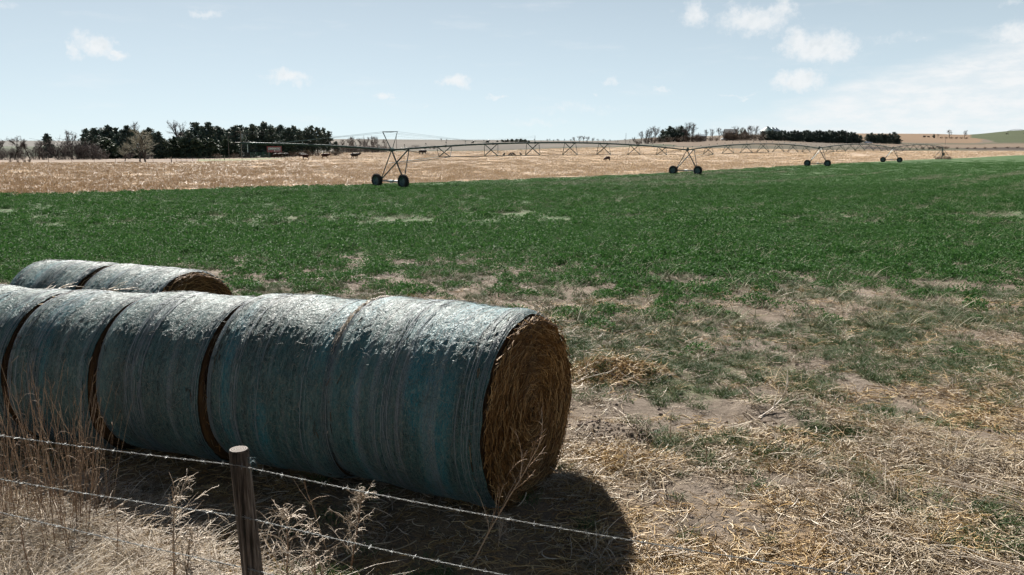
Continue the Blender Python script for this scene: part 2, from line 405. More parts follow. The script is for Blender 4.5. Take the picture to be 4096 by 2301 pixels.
def alfalfa_d(x, y):
    r = np.hypot(x, y); n = fbm(x * .16, y * .16, 31, 3) - .5; n2 = fbm(x * .9, y * .9, 37, 3) - .5
    px = col_px(x, y)
    lim = np.interp(px, [0, 800, 1600, 2400, 3000, 3500, 4096], [25.0, 27.5, 27.0, 24.0, 22.5, 25.0, 26.0])
    dd = y + n * 9 + n2 * 5
    full = sstep(lim - 12, lim + 5, dd)
    full = full * (1 - .42 * sstep(.50, .68, fbm(x * .045 + 3, y * .09, 33, 3)) * (1 - sstep(40, 75, y)))
    sparse = .30 * sstep(10.0, 13.5, dd)
    return np.clip(full + sparse, 0, 1) * (y > 5)
GREENS = [(1.54, 7.17, .30, .8), (1.75, 6.8, .26, .7), (2.0, 7.2, .24, .8), (2.45, 6.85, .28, .8), (2.8, 6.5, .25, .6), (3.65, 5.4, .4, .8), (3.2, 7.5, .34, 1), (1.9, 10.2, .7, .9), (2.5, 9.6, .55, .8),
          (1.2, 10.8, .8, .6), (2.1, 12, 1.2, .5), (3.4, 9.4, .5, .5), (3.1, 5.9, .3, .6), (2.0, 8.9, .5, .8), (3.9, 8.0, .4, .7), (.9, 12.2, .8, .6), (-.55, 4.75, .25, .8), (-1.35, 4.9, .3, .8)]
def green_d(x, y):
    d = .58 * sstep(7.2, 9.2, y - (x < 2.6) * 1.1) * (1 - .65 * sstep(12, 19, y)) * sstep(.36, .62, fbm(x * .7, y * .7, 51, 3)) * (1 - .9 * dirt_d(x, y))
    for gx, gy, gr, gs in GREENS: d = np.maximum(d, gs * np.exp(-((x - gx) ** 2 + (y - gy) ** 2) / (gr * gr)))
    return d * (.4 + .9 * fbm(x * 3, y * 3, 57, 3))
DIRTS = [(2.3, 6.35, .45, .28), (1.5, 5.5, .7, .28), (2.9, 8.9, .35, .3), (4.6, 7.4, .5, .3), (3.95, 10.2, .32, .55), (4.1, 9.3, .28, .5), (3.7, 11.0, .3, .5), (3.1, 12.0, .4, .4), (1.3, 7.9, 1.2, .5), (1.75, 8.25, 1.35, .85), (1.0, 7.45, .7, .35), (2.7, 7.9, .7, .45), (4.15, 8.2, .45, .5), (3.4, 5.8, .34, .16), (1.5, 6.1, .75, .4), (3.3, 7.35, .4, .25), (2.3, 9.9, .5, .25), (3.4, 11.3, .8, .5), (2.6, 12.6, .8, .4)]
def dirt_d(x, y):
    d = np.zeros(np.shape(x))
    for dx, dy, ra, rb in DIRTS: d = np.maximum(d, np.exp(-(((x - dx) / ra) ** 2 + ((y - dy) / rb) ** 2) ** 2.2 * (.5 + fbm(x * 2.2, y * 2.2, 43, 3))))
    return d
def straw_d(x, y):
    n = fbm(x * 1.2, y * 1.2, 61, 3)
    d = .10 + .90 * (1 - sstep(7.0, 9.2, y - np.maximum(x - 2.6, 0) * .35 + (n - .5) * 2.5))
    d = d * (1 - sstep(14, 22, y) * .75)
    return np.clip(d * (.45 + 1.1 * n), 0, 1.0) * (1 - .96 * dirt_d(x, y))

# far land colours (kinds of land, not light)
def land_color(x, y):
    px = col_px(x, y); D = y; n = fbm(x * .03, y * .012, 71, 4)[:, None]
    tan = np.array([.27, .205, .15]); gt = np.array([.215, .185, .15]); grn = np.array([.125, .165, .085]); olive = np.array([.14, .135, .085]); brown = np.array([.085, .065, .052]); gold = np.array([.36, .245, .155])
    c = np.where(n > .5, gt, tan * .92)
    left = px < 900
    c = np.where((left & (D < 345))[:, None], np.array([.285, .225, .18]), c)
    c = np.where(((px < 700) & (D > 430) & (D < 1100))[:, None], np.array([.135, .165, .11]), c)
    c = np.where(((px > 1250) & (px < 2700) & (D > np.interp(px, FAR_PX, FAR_D)) & (D < np.interp(px, FAR_PX, FAR_D) * 1.10))[:, None], np.array([.085, .10, .055]), c)
    c = np.where(((px > 1250) & (px < 2600) & (D > np.interp(px, FAR_PX, FAR_D) * 1.10))[:, None], np.array([.165, .145, .12]) * (.75 + .5 * n), c)
    c = np.where(((px > 2600) & (px < 3500) & (D > 352) & (D < 400))[:, None], np.array([.15, .135, .095]), c)
    c = np.where(((px > 3450) & (D > 372) & (D < 418))[:, None], np.where(n > .42, brown, olive), c)
    c = np.where(((px > 3550) & (D > 418) & (D < 520))[:, None], tan, c)
    c = np.where(((px > 3400) & (px < 3920) & (D >= 560))[:, None], gold * .86, c)
    c = np.where(((px > 3880) & (D > 520) & (D - 520 > (3990 - px) * 3.2))[:, None], np.array([.095, .12, .055]), c)
    c = np.where(((px > 3400) & (D > 520) & (D < 545))[:, None], olive, c)
    c = np.where(((px > 790) & (px < 1215) & (D < 304))[:, None], np.array([.25, .26, .15]), c)
    c = np.where(((px < 1300) & (D > 1100))[:, None], np.array([.19, .185, .17]), c)
    c = np.where(((px < 1300) & (D < 345))[:, None], c * 1.35, c)
    return c * (.88 + .24 * n) * .52

def build_ground():
    r1 = 1.4 * 1.0105 ** np.arange(300); r2 = r1[-1] * 1.024 ** np.arange(1, 214)
    rr = np.concatenate([[.3, .8], r1, r2])
    azf = np.arange(-46, 46.01, .2); azb = np.arange(50, 314, 8.)
    az = np.radians(np.concatenate([azf, azb])); na = len(az); nr = len(rr)
    X = (rr[:, None] * np.sin(az)[None]).ravel(); Y = (rr[:, None] * np.cos(az)[None]).ravel()
    Z = gz(X, Y)
    i = np.arange(nr - 1)[:, None] * na; k = np.arange(na)[None]; k2 = (k + 1) % na
    q = np.stack([i + k, i + na + k, i + na + k2, i + k2], -1).reshape(-1, 4)[:, ::-1]
    v = np.stack([X, Y, Z], -1)
    t = NT('ground_soil', .95, .15)
    P = t.tc.outputs['Object']
    m = fast_mesh('ground', v, q, t.m, True)
    for nm, arr in (('edge', edge_sd(X, Y)), ('alf', alfalfa_d(X, Y) * (.66 + .34 * sstep(38, 85, Y))), ('grn', green_d(X, Y)), ('straw', straw_d(X, Y)), ('far', Y - np.interp(col_px(X, Y), FAR_PX, FAR_D) - 1e4 * (Y < 1))):
        a = m.attributes.new(nm, 'FLOAT', 'POINT'); a.data.foreach_set('value', np.asarray(arr, dtype=np.float32))
    c = np.concatenate([land_color(X, Y), np.ones((len(X), 1))], 1).astype(np.float32)
    a = m.attributes.new('land', 'FLOAT_COLOR', 'POINT'); a.data.foreach_set('color', c.ravel())
    # soil
    n1 = t.noise(P, 1.3, 6, .6); n2 = t.noise(P, 14, 6, .65); n3 = t.noise(P, 60, 4, .6)
    soil = t.ramp(t.math('ADD', t.math('MULTIPLY', n1, .5), t.math('MULTIPLY', n2, .5)), [(.27, (.05, .039, .030)), (.47, (.145, .118, .094)), (.72, (.26, .218, .180))])
    strawc = t.ramp(n3, [(.3, (.12, .075, .035)), (.5, (.29, .19, .09)), (.7, (.46, .34, .20))])
    sm = t.math('MULTIPLY', t.attr('straw'), t.ss(t.math('ADD', n2, t.math('MULTIPLY', n3, .5)), .45, .95), clamp=True)
    c1 = t.mix(t.math('MULTIPLY', sm, .85), soil, strawc)
    grassc = t.ramp(n3, [(.3, (.05, .06, .026)), (.6, (.10, .13, .055)), (.8, (.20, .20, .11))])
    c1 = t.mix(t.math('MULTIPLY', t.ss(t.math('ADD', t.attr('grn'), t.math('MULTIPLY', t.math('SUBTRACT', n2, .5), .9)), .12, .6), .8), c1, grassc)
    # green crop
    P2 = t.map(P, (1, 1, .2))
    g1 = t.noise(P2, 2.6, 5, .6); g2 = t.noise(P2, .16, 4, .6); g3 = t.noise(P2, 9, 4, .6)
    crop = t.ramp(t.math('ADD', t.math('MULTIPLY', g1, .5), t.math('MULTIPLY', g3, .5)), [(.30, (.016, .038, .013)), (.48, (.034, .086, .025)), (.66, (.058, .122, .040)), (.82, (.12, .16, .075))])
    rowm = t.n('ShaderNodeMapping'); t.put(rowm.inputs['Vector'], P); rowm.inputs['Rotation'].default_value = (0, 0, rad(-52)); rowm.inputs['Scale'].default_value = (.05, .9, 1)
    rowa = t.noise(rowm.outputs[0], 1.2, 5, .65)
    dry = t.math('MULTIPLY', t.ss(t.math('ADD', rowa, t.math('MULTIPLY', g3, .35)), .66, .86), t.ss(g2, .42, .62))
    crop = t.mix(t.math('MULTIPLY', dry, .6), crop, (.22, .215, .14))
    alf = t.ss(t.math('ADD', t.attr('alf'), t.math('MULTIPLY', t.math('SUBTRACT', g1, .5), 1.1)), .42, .72)
    c2 = t.mix(t.math('MULTIPLY', alf, .93), c1, crop)
    # stubble
    s1 = t.noise(P, 1.9, 6, .68); s2 = t.noise(P, 7, 5, .7); s3 = t.noise(P, .06, 4, .6); s4 = t.noise(P, .35, 4, .6)
    stub = t.ramp(t.math('ADD', t.math('MULTIPLY', s1, .45), t.math('MULTIPLY', s2, .55)), [(.30, (.10, .066, .038)), (.46, (.265, .182, .105)), (.58, (.38, .285, .185)), (.70, (.58, .51, .44))])
    stub = t.mix(t.ss(s3, .46, .66), stub, t.mix(.55, stub, (.47, .40, .345)))
    stub = t.mix(t.math('MULTIPLY', t.ss(s4, .5, .7), .4), stub, (.30, .17, .08))
    ew = t.math('ADD', t.attr('edge'), t.math('MULTIPLY', t.math('SUBTRACT', s1, .5), 2.2))
    fringe = t.math('MULTIPLY', t.ss(ew, -1.4, .1), t.ss(ew, 2.2, .6))
    c3 = t.mix(t.ss(ew, -.25, .25), c2, stub)
    c3 = t.mix(t.math('MULTIPLY', fringe, .5), c3, (.40, .34, .24))
    # land beyond the stubble
    l1 = t.noise(P, .05, 5, .6); l2 = t.noise(P, .5, 4, .65); l3 = t.noise(t.map(P, (.02, .35, 1)), 1, 4, .6)
    land = t.mix(.75, t.attr('land', 'Color'), t.mix(1.0, t.attr('land', 'Color'), t.ramp(t.math('ADD', t.math('MULTIPLY', l2, .6), t.math('MULTIPLY', l3, .4)), [(.3, (.55, .55, .55)), (.7, (1.45, 1.42, 1.38))]), 'MULTIPLY'))
    fw = t.math('ADD', t.attr('far'), t.math('MULTIPLY', t.math('SUBTRACT', l1, .5), 10))
    c4 = t.mix(t.ss(fw, -3, 3), c3, land)
    t.color(c4)
    t.bump(t.math('ADD', t.math('MULTIPLY', n2, .6), t.math('MULTIPLY', n3, .4)), .9, .05)
    o = link('ground', m); setp(o, 'rolling farmland ground with bare soil, crop field and stubble', 'ground', kind='structure')
build_ground()

# ------------------------------------------------------------------ scatter (geometry nodes)
def proto(name, mesh):
    return bpy.data.objects.new(name, mesh)      # source only, not linked to the scene
def scatter(name, pts, rot, scale, protos, label, cat):
    n = len(pts); m = bpy.data.meshes.new(name); m.vertices.add(n); m.vertices.foreach_set('co', np.asarray(pts, dtype=np.float32).ravel())
    a = m.attributes.new('rot', 'FLOAT_VECTOR', 'POINT'); a.data.foreach_set('vector', np.asarray(rot, dtype=np.float32).ravel())
    a = m.attributes.new('scl', 'FLOAT_VECTOR', 'POINT'); s = np.asarray(scale, dtype=np.float32)
    if s.ndim == 1: s = np.repeat(s[:, None], 3, 1)
    a.data.foreach_set('vector', s.ravel())
    a = m.attributes.new('pick', 'INT', 'POINT'); a.data.foreach_set('value', RNG.integers(0, len(protos), n).astype(np.int32))
    o = link(name, m)
    ng = bpy.data.node_groups.new(name, 'GeometryNodeTree')
    ng.interface.new_socket('Geometry', in_out='INPUT', socket_type='NodeSocketGeometry'); ng.interface.new_socket('Geometry', in_out='OUTPUT', socket_type='NodeSocketGeometry')
    N = ng.nodes; L = ng.links
    gi = N.new('NodeGroupInput'); go = N.new('NodeGroupOutput'); ip = N.new('GeometryNodeInstanceOnPoints'); jn = N.new('GeometryNodeJoinGeometry')
    for p in protos:
        oi = N.new('GeometryNodeObjectInfo'); oi.inputs['Object'].default_value = p; oi.inputs['As Instance'].default_value = True
        L.new(oi.outputs['Geometry'], jn.inputs[0])
    def na(nm, ty):
        q = N.new('GeometryNodeInputNamedAttribute'); q.data_type = ty; q.inputs['Name'].default_value = nm; return q.outputs['Attribute']
    er = N.new('FunctionNodeEulerToRotation'); L.new(na('rot', 'FLOAT_VECTOR'), er.inputs[0])
    L.new(gi.outputs[0], ip.inputs['Points']); L.new(jn.outputs[0], ip.inputs['Instance']); ip.inputs['Pick Instance'].default_value = True
    L.new(na('pick', 'INT'), ip.inputs['Instance Index']); L.new(er.outputs[0], ip.inputs['Rotation']); L.new(na('scl', 'FLOAT_VECTOR'), ip.inputs['Scale'])
    L.new(ip.outputs[0], go.inputs[0])
    md = o.modifiers.new('scatter', 'NODES'); md.node_group = ng
    setp(o, label, cat, kind='stuff'); return o
def sample(n, ymin, ymax, dens, margin=1.04, power=1.0):
    """points on the ground inside the view wedge (a little wider), kept with probability dens"""
    t = RNG.random(n); y = (ymin ** (1 + power) + t * (ymax ** (1 + power) - ymin ** (1 + power))) ** (1 / (1 + power))
    hw = (.643 * margin) * (y * CT + (CAM_H + .4) * ST) + .6
    x = RNG.uniform(-1, 1, n) * hw
    k = RNG.random(n) < dens(x, y); return x[k], y[k]
def yaw_rot(n, tilt=.0):
    return np.stack([RNG.normal(0, tilt, n), RNG.normal(0, tilt, n), RNG.uniform(0, 2 * np.pi, n)], -1)

def straw_patch(seed, n, rad_, lmin, lmax, thick, lift, mat, bend=.5):
    g = np.random.default_rng(seed); S_ = 5
    a = g.uniform(0, 2 * np.pi, n); r = rad_ * np.sqrt(g.random(n)); th = g.uniform(0, 2 * np.pi, n); L_ = g.uniform(lmin, lmax, n)
    curv = g.normal(0, bend, n); s = np.linspace(0, 1, S_)
    ang = th[:, None] + curv[:, None] * s[None] * 1.5
    dx = np.cumsum(np.cos(ang), 1) / S_ * L_[:, None]; dy = np.cumsum(np.sin(ang), 1) / S_ * L_[:, None]
    z0 = g.uniform(.0, lift * .6, n)[:, None]; up = np.abs(g.normal(0, lift, n))[:, None]
    z = z0 + up * (s[None] ** 1.5) * g.choice([1, .35, .1], (n, 1)) + .004
    P = np.stack([(r * np.cos(a))[:, None] + dx - L_[:, None] * .5 * np.cos(th)[:, None], (r * np.sin(a))[:, None] + dy - L_[:, None] * .5 * np.sin(th)[:, None], z], -1)
    v, q = strands(P, thick * g.uniform(.6, 1.4, n), 3); return fast_mesh('straw_bundle', v, q, mat)
def tuft(seed, n, rad_, hmin, hmax, thick, droop, mat, spread=.35):
    g = np.random.default_rng(seed); S_ = 6; s = np.linspace(0, 1, S_)[None]
    a = g.uniform(0, 2 * np.pi, n); r = rad_ * np.sqrt(g.random(n)); th = g.uniform(0, 2 * np.pi, n); h = g.uniform(hmin, hmax, n)[:, None]
    lean = (np.abs(g.normal(0, spread, n)) + .05)[:, None]; dr = (g.uniform(.2, 1, n) * droop)[:, None]
    out = h * (lean * s + dr * s ** 2.2); z = h * (s * (1 - .25 * lean) - dr * .55 * s ** 3)
    P = np.stack([(r * np.cos(a))[:, None] + out * np.cos(th)[:, None], (r * np.sin(a))[:, None] + out * np.sin(th)[:, None], np.maximum(z, .003)], -1)
    rr = thick * g.uniform(.6, 1.3, n)[:, None] * (1.05 - .85 * s)
    v, q = strands(P, rr, 3); return fast_mesh('grass_tuft', v, q, mat)
def leaf_clump(seed, n, R_, H_, leaf, mat, dome=1.0):
    """a low crop plant: leaflets spread through a dome"""
    g = np.random.default_rng(seed)
    a = g.uniform(0, 2 * np.pi, n); u = g.random(n) ** .5; rr = R_ * u * (.8 + .4 * g.random(n)); top = H_ * np.sqrt(np.maximum(1 - u ** 2 * dome, .05))
    c = np.stack([rr * np.cos(a), rr * np.sin(a), top * (1 - .55 * g.random(n) ** 2)], -1)
    d = np.stack([np.cos(a), np.sin(a), g.normal(.3, .5, n)], -1) + g.normal(0, .6, (n, 3)); d /= np.linalg.norm(d, axis=1, keepdims=True)
    w = np.cross(d, g.normal(0, 1, (n, 3)) + np.array([0, 0, 1.2])); w /= np.linalg.norm(w, axis=1, keepdims=True)
    l = leaf * g.uniform(.7, 1.4, n)[:, None]
    v = np.stack([c - d * l, c + w * l * .5, c + d * l, c - w * l * .5], 1).reshape(-1, 3)
    q = np.arange(n * 4).reshape(-1, 4); return fast_mesh('crop_plant', v, q, mat)

def build_cover():
    M = MATS
    # alfalfa, near plants one by one, then patches
    near = [proto('alfalfa_plant', leaf_clump(100 + i, 170, .19 + .035 * i, .17, .020, M['alfalfa_leaf'])) for i in range(4)]
    patch = [proto('alfalfa_patch', leaf_clump(120 + i, 190, .55, .15, .034, M['alfalfa_leaf'], .55)) for i in range(4)]
    x, y = sample(17000, 10.5, 34, lambda x, y: .66 * sstep(-.03, .03, fbm(x * 1.7, y * 1.7, 81, 2) - (.78 - .64 * alfalfa_d(x, y))))
    n = len(x); s = RNG.uniform(.45, 1.3, n) * (.75 + .4 * alfalfa_d(x, y))
    scatter('alfalfa', np.stack([x, y, gz(x, y) - .01], -1), yaw_rot(n, .1), np.stack([s, s, s * RNG.uniform(.8, 1.3, n)], -1), near, 'low dark green alfalfa plants in clumps across the field', 'alfalfa')
    mids = [proto('alfalfa_plant', leaf_clump(110 + i, 150, .30 + .05 * i, .22, .032, M['alfalfa_leaf'])) for i in range(4)]
    x, y = sample(30000, 30, 80, lambda x, y: (edge_sd(x, y) < -.5) * .62 * sstep(-.05, .05, fbm(x * 1.0, y * .7, 84, 2) - .50 + .16 * sstep(30, 62, y) + .10 * fbm(x * .06, y * .06, 85, 2) - .05), power=.8)
    n = len(x); s = RNG.uniform(.55, 1.3, n)
    scatter('alfalfa', np.stack([x, y, gz(x, y) - .02], -1), yaw_rot(n, .08), np.stack([s, s, s * RNG.uniform(.8, 1.4, n)], -1), mids, 'green alfalfa clumps across the middle of the crop field', 'alfalfa')
    x, y = sample(44000, 62, 230, lambda x, y: (edge_sd(x, y) < -.5) * sstep(60, 85, y) * np.clip(.25 + fbm(x * .35, y * .35, 83, 3) * 1.2, 0, 1) * np.clip(60 / y, .0, 1) * 1.0 * sstep(235, 150, y), power=.35)
    n = len(x); s = RNG.uniform(.6, 1.35, n) * (1 + y / 150)
    scatter('alfalfa', np.stack([x, y, gz(x, y) - .02], -1), yaw_rot(n, .05), np.stack([s, s, RNG.uniform(.7, 1.3, n)], -1), patch, 'dense far stand of green alfalfa reaching the stubble edge', 'alfalfa')
    # bleached old stems standing in the crop
    stems = [proto('old_stem', tuft(140 + i, 9, .14, .08, .20, .0045, .5, M['pale_grass'], .8)) for i in range(3)]
    ru = lambda x, y: (.65 * x + .76 * y, .76 * x - .65 * y)
    def streak(x, y):
        p, q = ru(x, y); return sstep(.50, .66, fbm(p * .028, q * .30, 87, 4)) * (.25 + .75 * sstep(700, 2600, col_px(x, y)))
    x, y = sample(34000, 12, 130, lambda x, y: (edge_sd(x, y) < -.4) * streak(x, y) * .85, power=.8)
    n = len(x)
    scatter('old_stem', np.stack([x, y, gz(x, y)], -1), yaw_rot(n, .1), RNG.uniform(1.0, 1.9, n) * (1 + y / 200), stems, 'bleached old stems standing among the green alfalfa', 'dry grass')
    # straw and dead grass in the foreground
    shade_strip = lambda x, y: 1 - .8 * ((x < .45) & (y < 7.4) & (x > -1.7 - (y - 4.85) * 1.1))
    goldm = lambda x, y: sstep(.44, .60, fbm(x * .75, y * .75, 63, 3) + .10 * (x < 2.2))
    for mats, pick, lab, seed in ((('straw_gold', 'straw_gold', 'straw'), True, 'loose golden straw in patches over the near ground', 200), (('straw', 'straw', 'straw_grey'), False, 'loose bleached straw strewn over the near ground', 206)):
        sp = [proto('straw', straw_patch(seed + i, 26, .22, .05, .24, .0029, .03, M[mats[i]], .8)) for i in range(3)]
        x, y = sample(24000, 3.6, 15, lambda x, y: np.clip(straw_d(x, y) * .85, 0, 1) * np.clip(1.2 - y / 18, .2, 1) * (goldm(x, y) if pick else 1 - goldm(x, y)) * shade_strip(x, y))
        n = len(x)
        scatter('straw', np.stack([x, y, gz(x, y) - .004], -1), yaw_rot(n, .06), RNG.uniform(.6, 1.25, n) * (.85 + y / 40), sp, lab, 'straw')
    gs = [proto('straw', straw_patch(220 + i, 26, .25, .04, .15, .0022, .02, M['straw_grey'])) for i in range(3)]
    x, y = sample(20000, 8.0, 24, lambda x, y: (1 - .8 * dirt_d(x, y)) * sstep(.36, .62, fbm(x * .9, y * .6, 93, 3)) * (1 - .8 * alfalfa_d(x, y)) * .65)
    n = len(x)
    scatter('straw', np.stack([x, y, gz(x, y) - .004], -1), yaw_rot(n, .05), RNG.uniform(.7, 1.3, n), gs, 'short grey straw litter between the alfalfa clumps', 'straw')
    big = [proto('straw', straw_patch(230 + i, 9, .34, .2, .5, .0036, .06, M[['straw', 'bleached', 'straw'][i]], .35)) for i in range(3)]
    x, y = sample(5200, 3.8, 11, lambda x, y: np.clip(straw_d(x, y) - .3, 0, 1) * (x > .5) * .24 * sstep(.4, .6, fbm(x * .9, y * .9, 67, 2)))
    n = len(x)
    scatter('straw', np.stack([x, y, gz(x, y)], -1), yaw_rot(n, .1), RNG.uniform(.6, 1.2, n), big, 'longer pale straw stalks lying criss-cross on the near ground', 'straw')
    dt = [proto('dead_grass', tuft(260 + i, 22, .10, .10, .26, .0033, 1.1, M[['straw', 'straw_grey', 'straw_gold'][i]], .9)) for i in range(3)]
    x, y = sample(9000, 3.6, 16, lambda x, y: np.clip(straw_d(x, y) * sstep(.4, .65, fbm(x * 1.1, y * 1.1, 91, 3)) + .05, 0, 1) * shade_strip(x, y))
    n = len(x)
    scatter('dead_grass', np.stack([x, y, gz(x, y) - .005], -1), yaw_rot(n, .1), RNG.uniform(.5, 1.2, n), dt, 'matted dead grass tufts on the near ground', 'dry grass')
    # bleached matted grass at the lower left, around the fence
    bl = [proto('bleached_grass', tuft(280 + i, 26, .15, .16, .40, .0038, 1.2, M[['bleached', 'straw', 'bleached'][i]], .6)) for i in range(3)]
    x, y = sample(6500, 3.4, 6.3, lambda x, y: sstep(.05, -.45, x + 1.62 + (y - 4.85) * 1.2) * .62)
    n = len(x)
    scatter('bleached_grass', np.stack([x, y, gz(x, y) - .01], -1), yaw_rot(n, .12), RNG.uniform(.55, 1.15, n), bl, 'bleached matted grass under the near wire fence', 'dry grass')
    # green grass
    gt = [proto('grass', tuft(300 + i, 40, .09, .04, .13, .0026, .5, M['grass_blade'], .6)) for i in range(3)]
    x, y = sample(42000, 3.8, 21, lambda x, y: np.clip(green_d(x, y) * 1.0 + .02, 0, 1))
    n = len(x)
    scatter('grass', np.stack([x, y, gz(x, y) - .004], -1), yaw_rot(n, .08), RNG.uniform(.6, 1.3, n), gt, 'short green grass patches between the straw', 'grass')
    # crumbled clods
    g = np.random.default_rng(5)
    def clod(i):
        b = np.array([[math.sin(p) * math.cos(q), math.sin(p) * math.sin(q), math.cos(p)] for p in (.35, 1.2, 2.0, 2.8) for q in np.arange(6) * math.pi / 3]) * g.uniform(.6, 1.2, (24, 1))
        f = [(r * 6 + k, r * 6 + (k + 1) % 6, (r + 1) * 6 + (k + 1) % 6, (r + 1) * 6 + k) for r in range(3) for k in range(6)] + [tuple(range(6))[::-1], tuple(range(18, 24))]
        return proto('clod', mesh_of('clod', b * .03, f, M['clod'], False))
    cl = [clod(i) for i in range(4)]
    x, y = sample(30000, 4.4, 13, lambda x, y: np.clip(dirt_d(x, y) ** 1.5 * .12 * fbm(x * 3, y * 3, 95, 2) + .01, 0, 1))
    for mx, my, mr, mh in MOUNDS[:3]:
        k = 60; x = np.concatenate([x, g.normal(mx, mr * .6, k)]); y = np.concatenate([y, g.normal(my, mr * .5, k)])
    n = len(x)
    scatter('clod', np.stack([x, y, gz(x, y)], -1), yaw_rot(n, .8), RNG.uniform(.2, 1.0, n) ** 2.2 * 1.0, cl, 'crumbled clods of grey brown soil on bare patches', 'soil clods')
    # corn stubble: standing stalks and pale husks
    def stub(seed):
        g = np.random.default_rng(seed); n1, n2 = 26, 44
        a = np.stack([g.uniform(-1, 1, n1), np.round(g.uniform(-1, 1, n1) / .76) * .76 + g.normal(0, .05, n1), np.zeros(n1)], -1)
        b = a + np.stack([g.normal(0, .05, n1), g.normal(0, .05, n1), g.uniform(.12, .30, n1)], -1)
        v1, q1 = strands(np.stack([a, b], 1), np.full(n1, .013), 3)
        c = np.stack([g.uniform(-1, 1, n2), g.uniform(-1, 1, n2), g.uniform(.02, .14, n2)], -1); d = g.normal(0, 1, (n2, 3)) * np.array([1, 1, .45]); d /= np.linalg.norm(d, axis=1, keepdims=True)
        w = np.cross(d, g.normal(0, 1, (n2, 3))); w /= np.linalg.norm(w, axis=1, keepdims=True); l = g.uniform(.04, .11, n2)[:, None]
        v2 = np.stack([c - d * l, c - d * l * .2 + w * .022, c + d * l, c - d * l * .2 - w * .022], 1).reshape(-1, 3)
        m = fast_mesh('stubble', np.concatenate([v1, v2]), np.concatenate([q1, np.arange(n2 * 4).reshape(-1, 4) + len(v1)]), M['corn_stalk']); m.materials.append(M['husk'])
        mi = np.zeros(len(q1) + n2, dtype=np.int32); mi[len(q1):] = 1; m.polygons.foreach_set('material_index', mi); return proto('stubble', m)
    st = [stub(400 + i) for i in range(4)]
    fd = lambda x, y: np.interp(col_px(x, y), FAR_PX, FAR_D)
    x, y = sample(60000, 55, 482, lambda x, y: (edge_sd(x, y) > .6) * (y < fd(x, y) - 4) * np.clip(70 / y, .16, 1) * (.7 + .3 * sstep(.3, .6, fbm(x * .09, y * .09, 97, 3))), power=.55)
    n = len(x); s = RNG.uniform(.7, 1.2, n) * (.85 + y / 200)
    rz = np.stack([np.zeros(n), np.zeros(n), RNG.normal(rad(50), .06, n)], -1)
    scatter('corn_stubble', np.stack([x, y, gz(x, y) - .01], -1), rz, np.stack([s, s, RNG.uniform(.7, 1.25, n)], -1), st, 'golden cut corn stubble and pale husks covering the far field', 'stubble')
mottled('clod', (.13, .10, .082), (.30, .25, .215), 20, .95, .1, 0, .4, .01)
build_cover()

# ------------------------------------------------------------------ hay bales
def net_material():
    t = NT('bale_net', .40, .35); uv = t.attr('uvw', 'Vector'); rn = t.rnd()
    sh = t.n('ShaderNodeVectorMath', operation='ADD'); t.put(sh.inputs[0], uv)
    cm = t.n('ShaderNodeCombineXYZ'); t.put(cm.inputs[2], t.math('MULTIPLY', rn, 37.0)); t.put(cm.inputs[0], 0.); t.put(cm.inputs[1], 0.); t.put(sh.inputs[1], cm.outputs[0]); P = sh.outputs[0]
    big = t.noise(t.map(P, (2.6, .55, 1)), 1, 5, .6)
    st1 = t.noise(t.map(P, (16, .5, 1)), 1, 5, .6)
    st2 = t.noise(t.map(P, (75, 2.2, 1)), 1, 4, .6)
    fib = t.noise(t.map(P, (52, 30, 1)), 1, 5, .7)
    fine = t.noise(t.map(P, (190, 70, 1)), 1, 3, .6)
    c = t.ramp(t.math('ADD', t.math('MULTIPLY', big, .55), t.math('MULTIPLY', st1, .45)), [(.30, (.008, .013, .012)), (.42, (.008, .030, .031)), (.50, (.013, .058, .059)), (.58, (.026, .092, .094)), (.70, (.07, .130, .132))])
    # strongly dyed turquoise bands and greyed lavender bands
    dye = t.noise(t.map(P, (1.9, .30, 1)), 1.7, 3, .5)
    c = t.mix(t.math('MULTIPLY', t.ss(dye, .50, .62), .9), c, (.006, .130, .165))
    lav = t.noise(t.map(P, (11, .22, 1)), 1, 4, .6)
    c = t.mix(t.math('MULTIPLY', t.ss(lav, .52, .68), .65), c, (.19, .20, .225))
    # tangled hay fibres pressed under the mesh: ridged noise at several sizes and slants
    def ridge(sc, w, dist=1.2):
        n = t.n('ShaderNodeTexNoise'); t.put(n.inputs['Vector'], t.map(P, sc)); n.inputs['Scale'].default_value = 1; n.inputs['Detail'].default_value = 1.5; n.inputs['Distortion'].default_value = dist
        return t.ss(t.math('ABSOLUTE', t.math('SUBTRACT', n.outputs['Fac'], .5)), w, 0.)
    r1 = ridge((17, 8, 1), .055); r2 = ridge((30, 14, 1), .07, .8); r3 = ridge((12, 19, 1), .045, 1.6); r4 = ridge((46, 3, 1), .06, .5)
    line = t.math('MAXIMUM', t.math('MAXIMUM', r1, t.math('MULTIPLY', r2, .8)), t.math('MAXIMUM', t.math('MULTIPLY', r3, .6), r4))
    fcol = t.ramp(fib, [(.35, (.034, .110, .112)), (.5, (.085, .155, .145)), (.65, (.22, .225, .19))])
    c = t.mix(t.math('MULTIPLY', line, .68), c, fcol)
    c = t.mix(t.math('MULTIPLY', t.ss(fine, .50, .34), .7), c, (.008, .012, .012))
    t.color(c)
    t.put(t.b.inputs['Roughness'], t.math('MULTIPLY_ADD', fib, .35, .36))
    t.b.inputs['Sheen Weight'].default_value = .12; t.b.inputs['Sheen Tint'].default_value = (.75, .95, 1, 1); t.b.inputs['Sheen Roughness'].default_value = .4
    t.bump(t.math('ADD', t.math('MULTIPLY', line, .7), t.math('MULTIPLY', fine, .6)), .8, .008)
    MATS['bale_net'] = t.m
net_material()
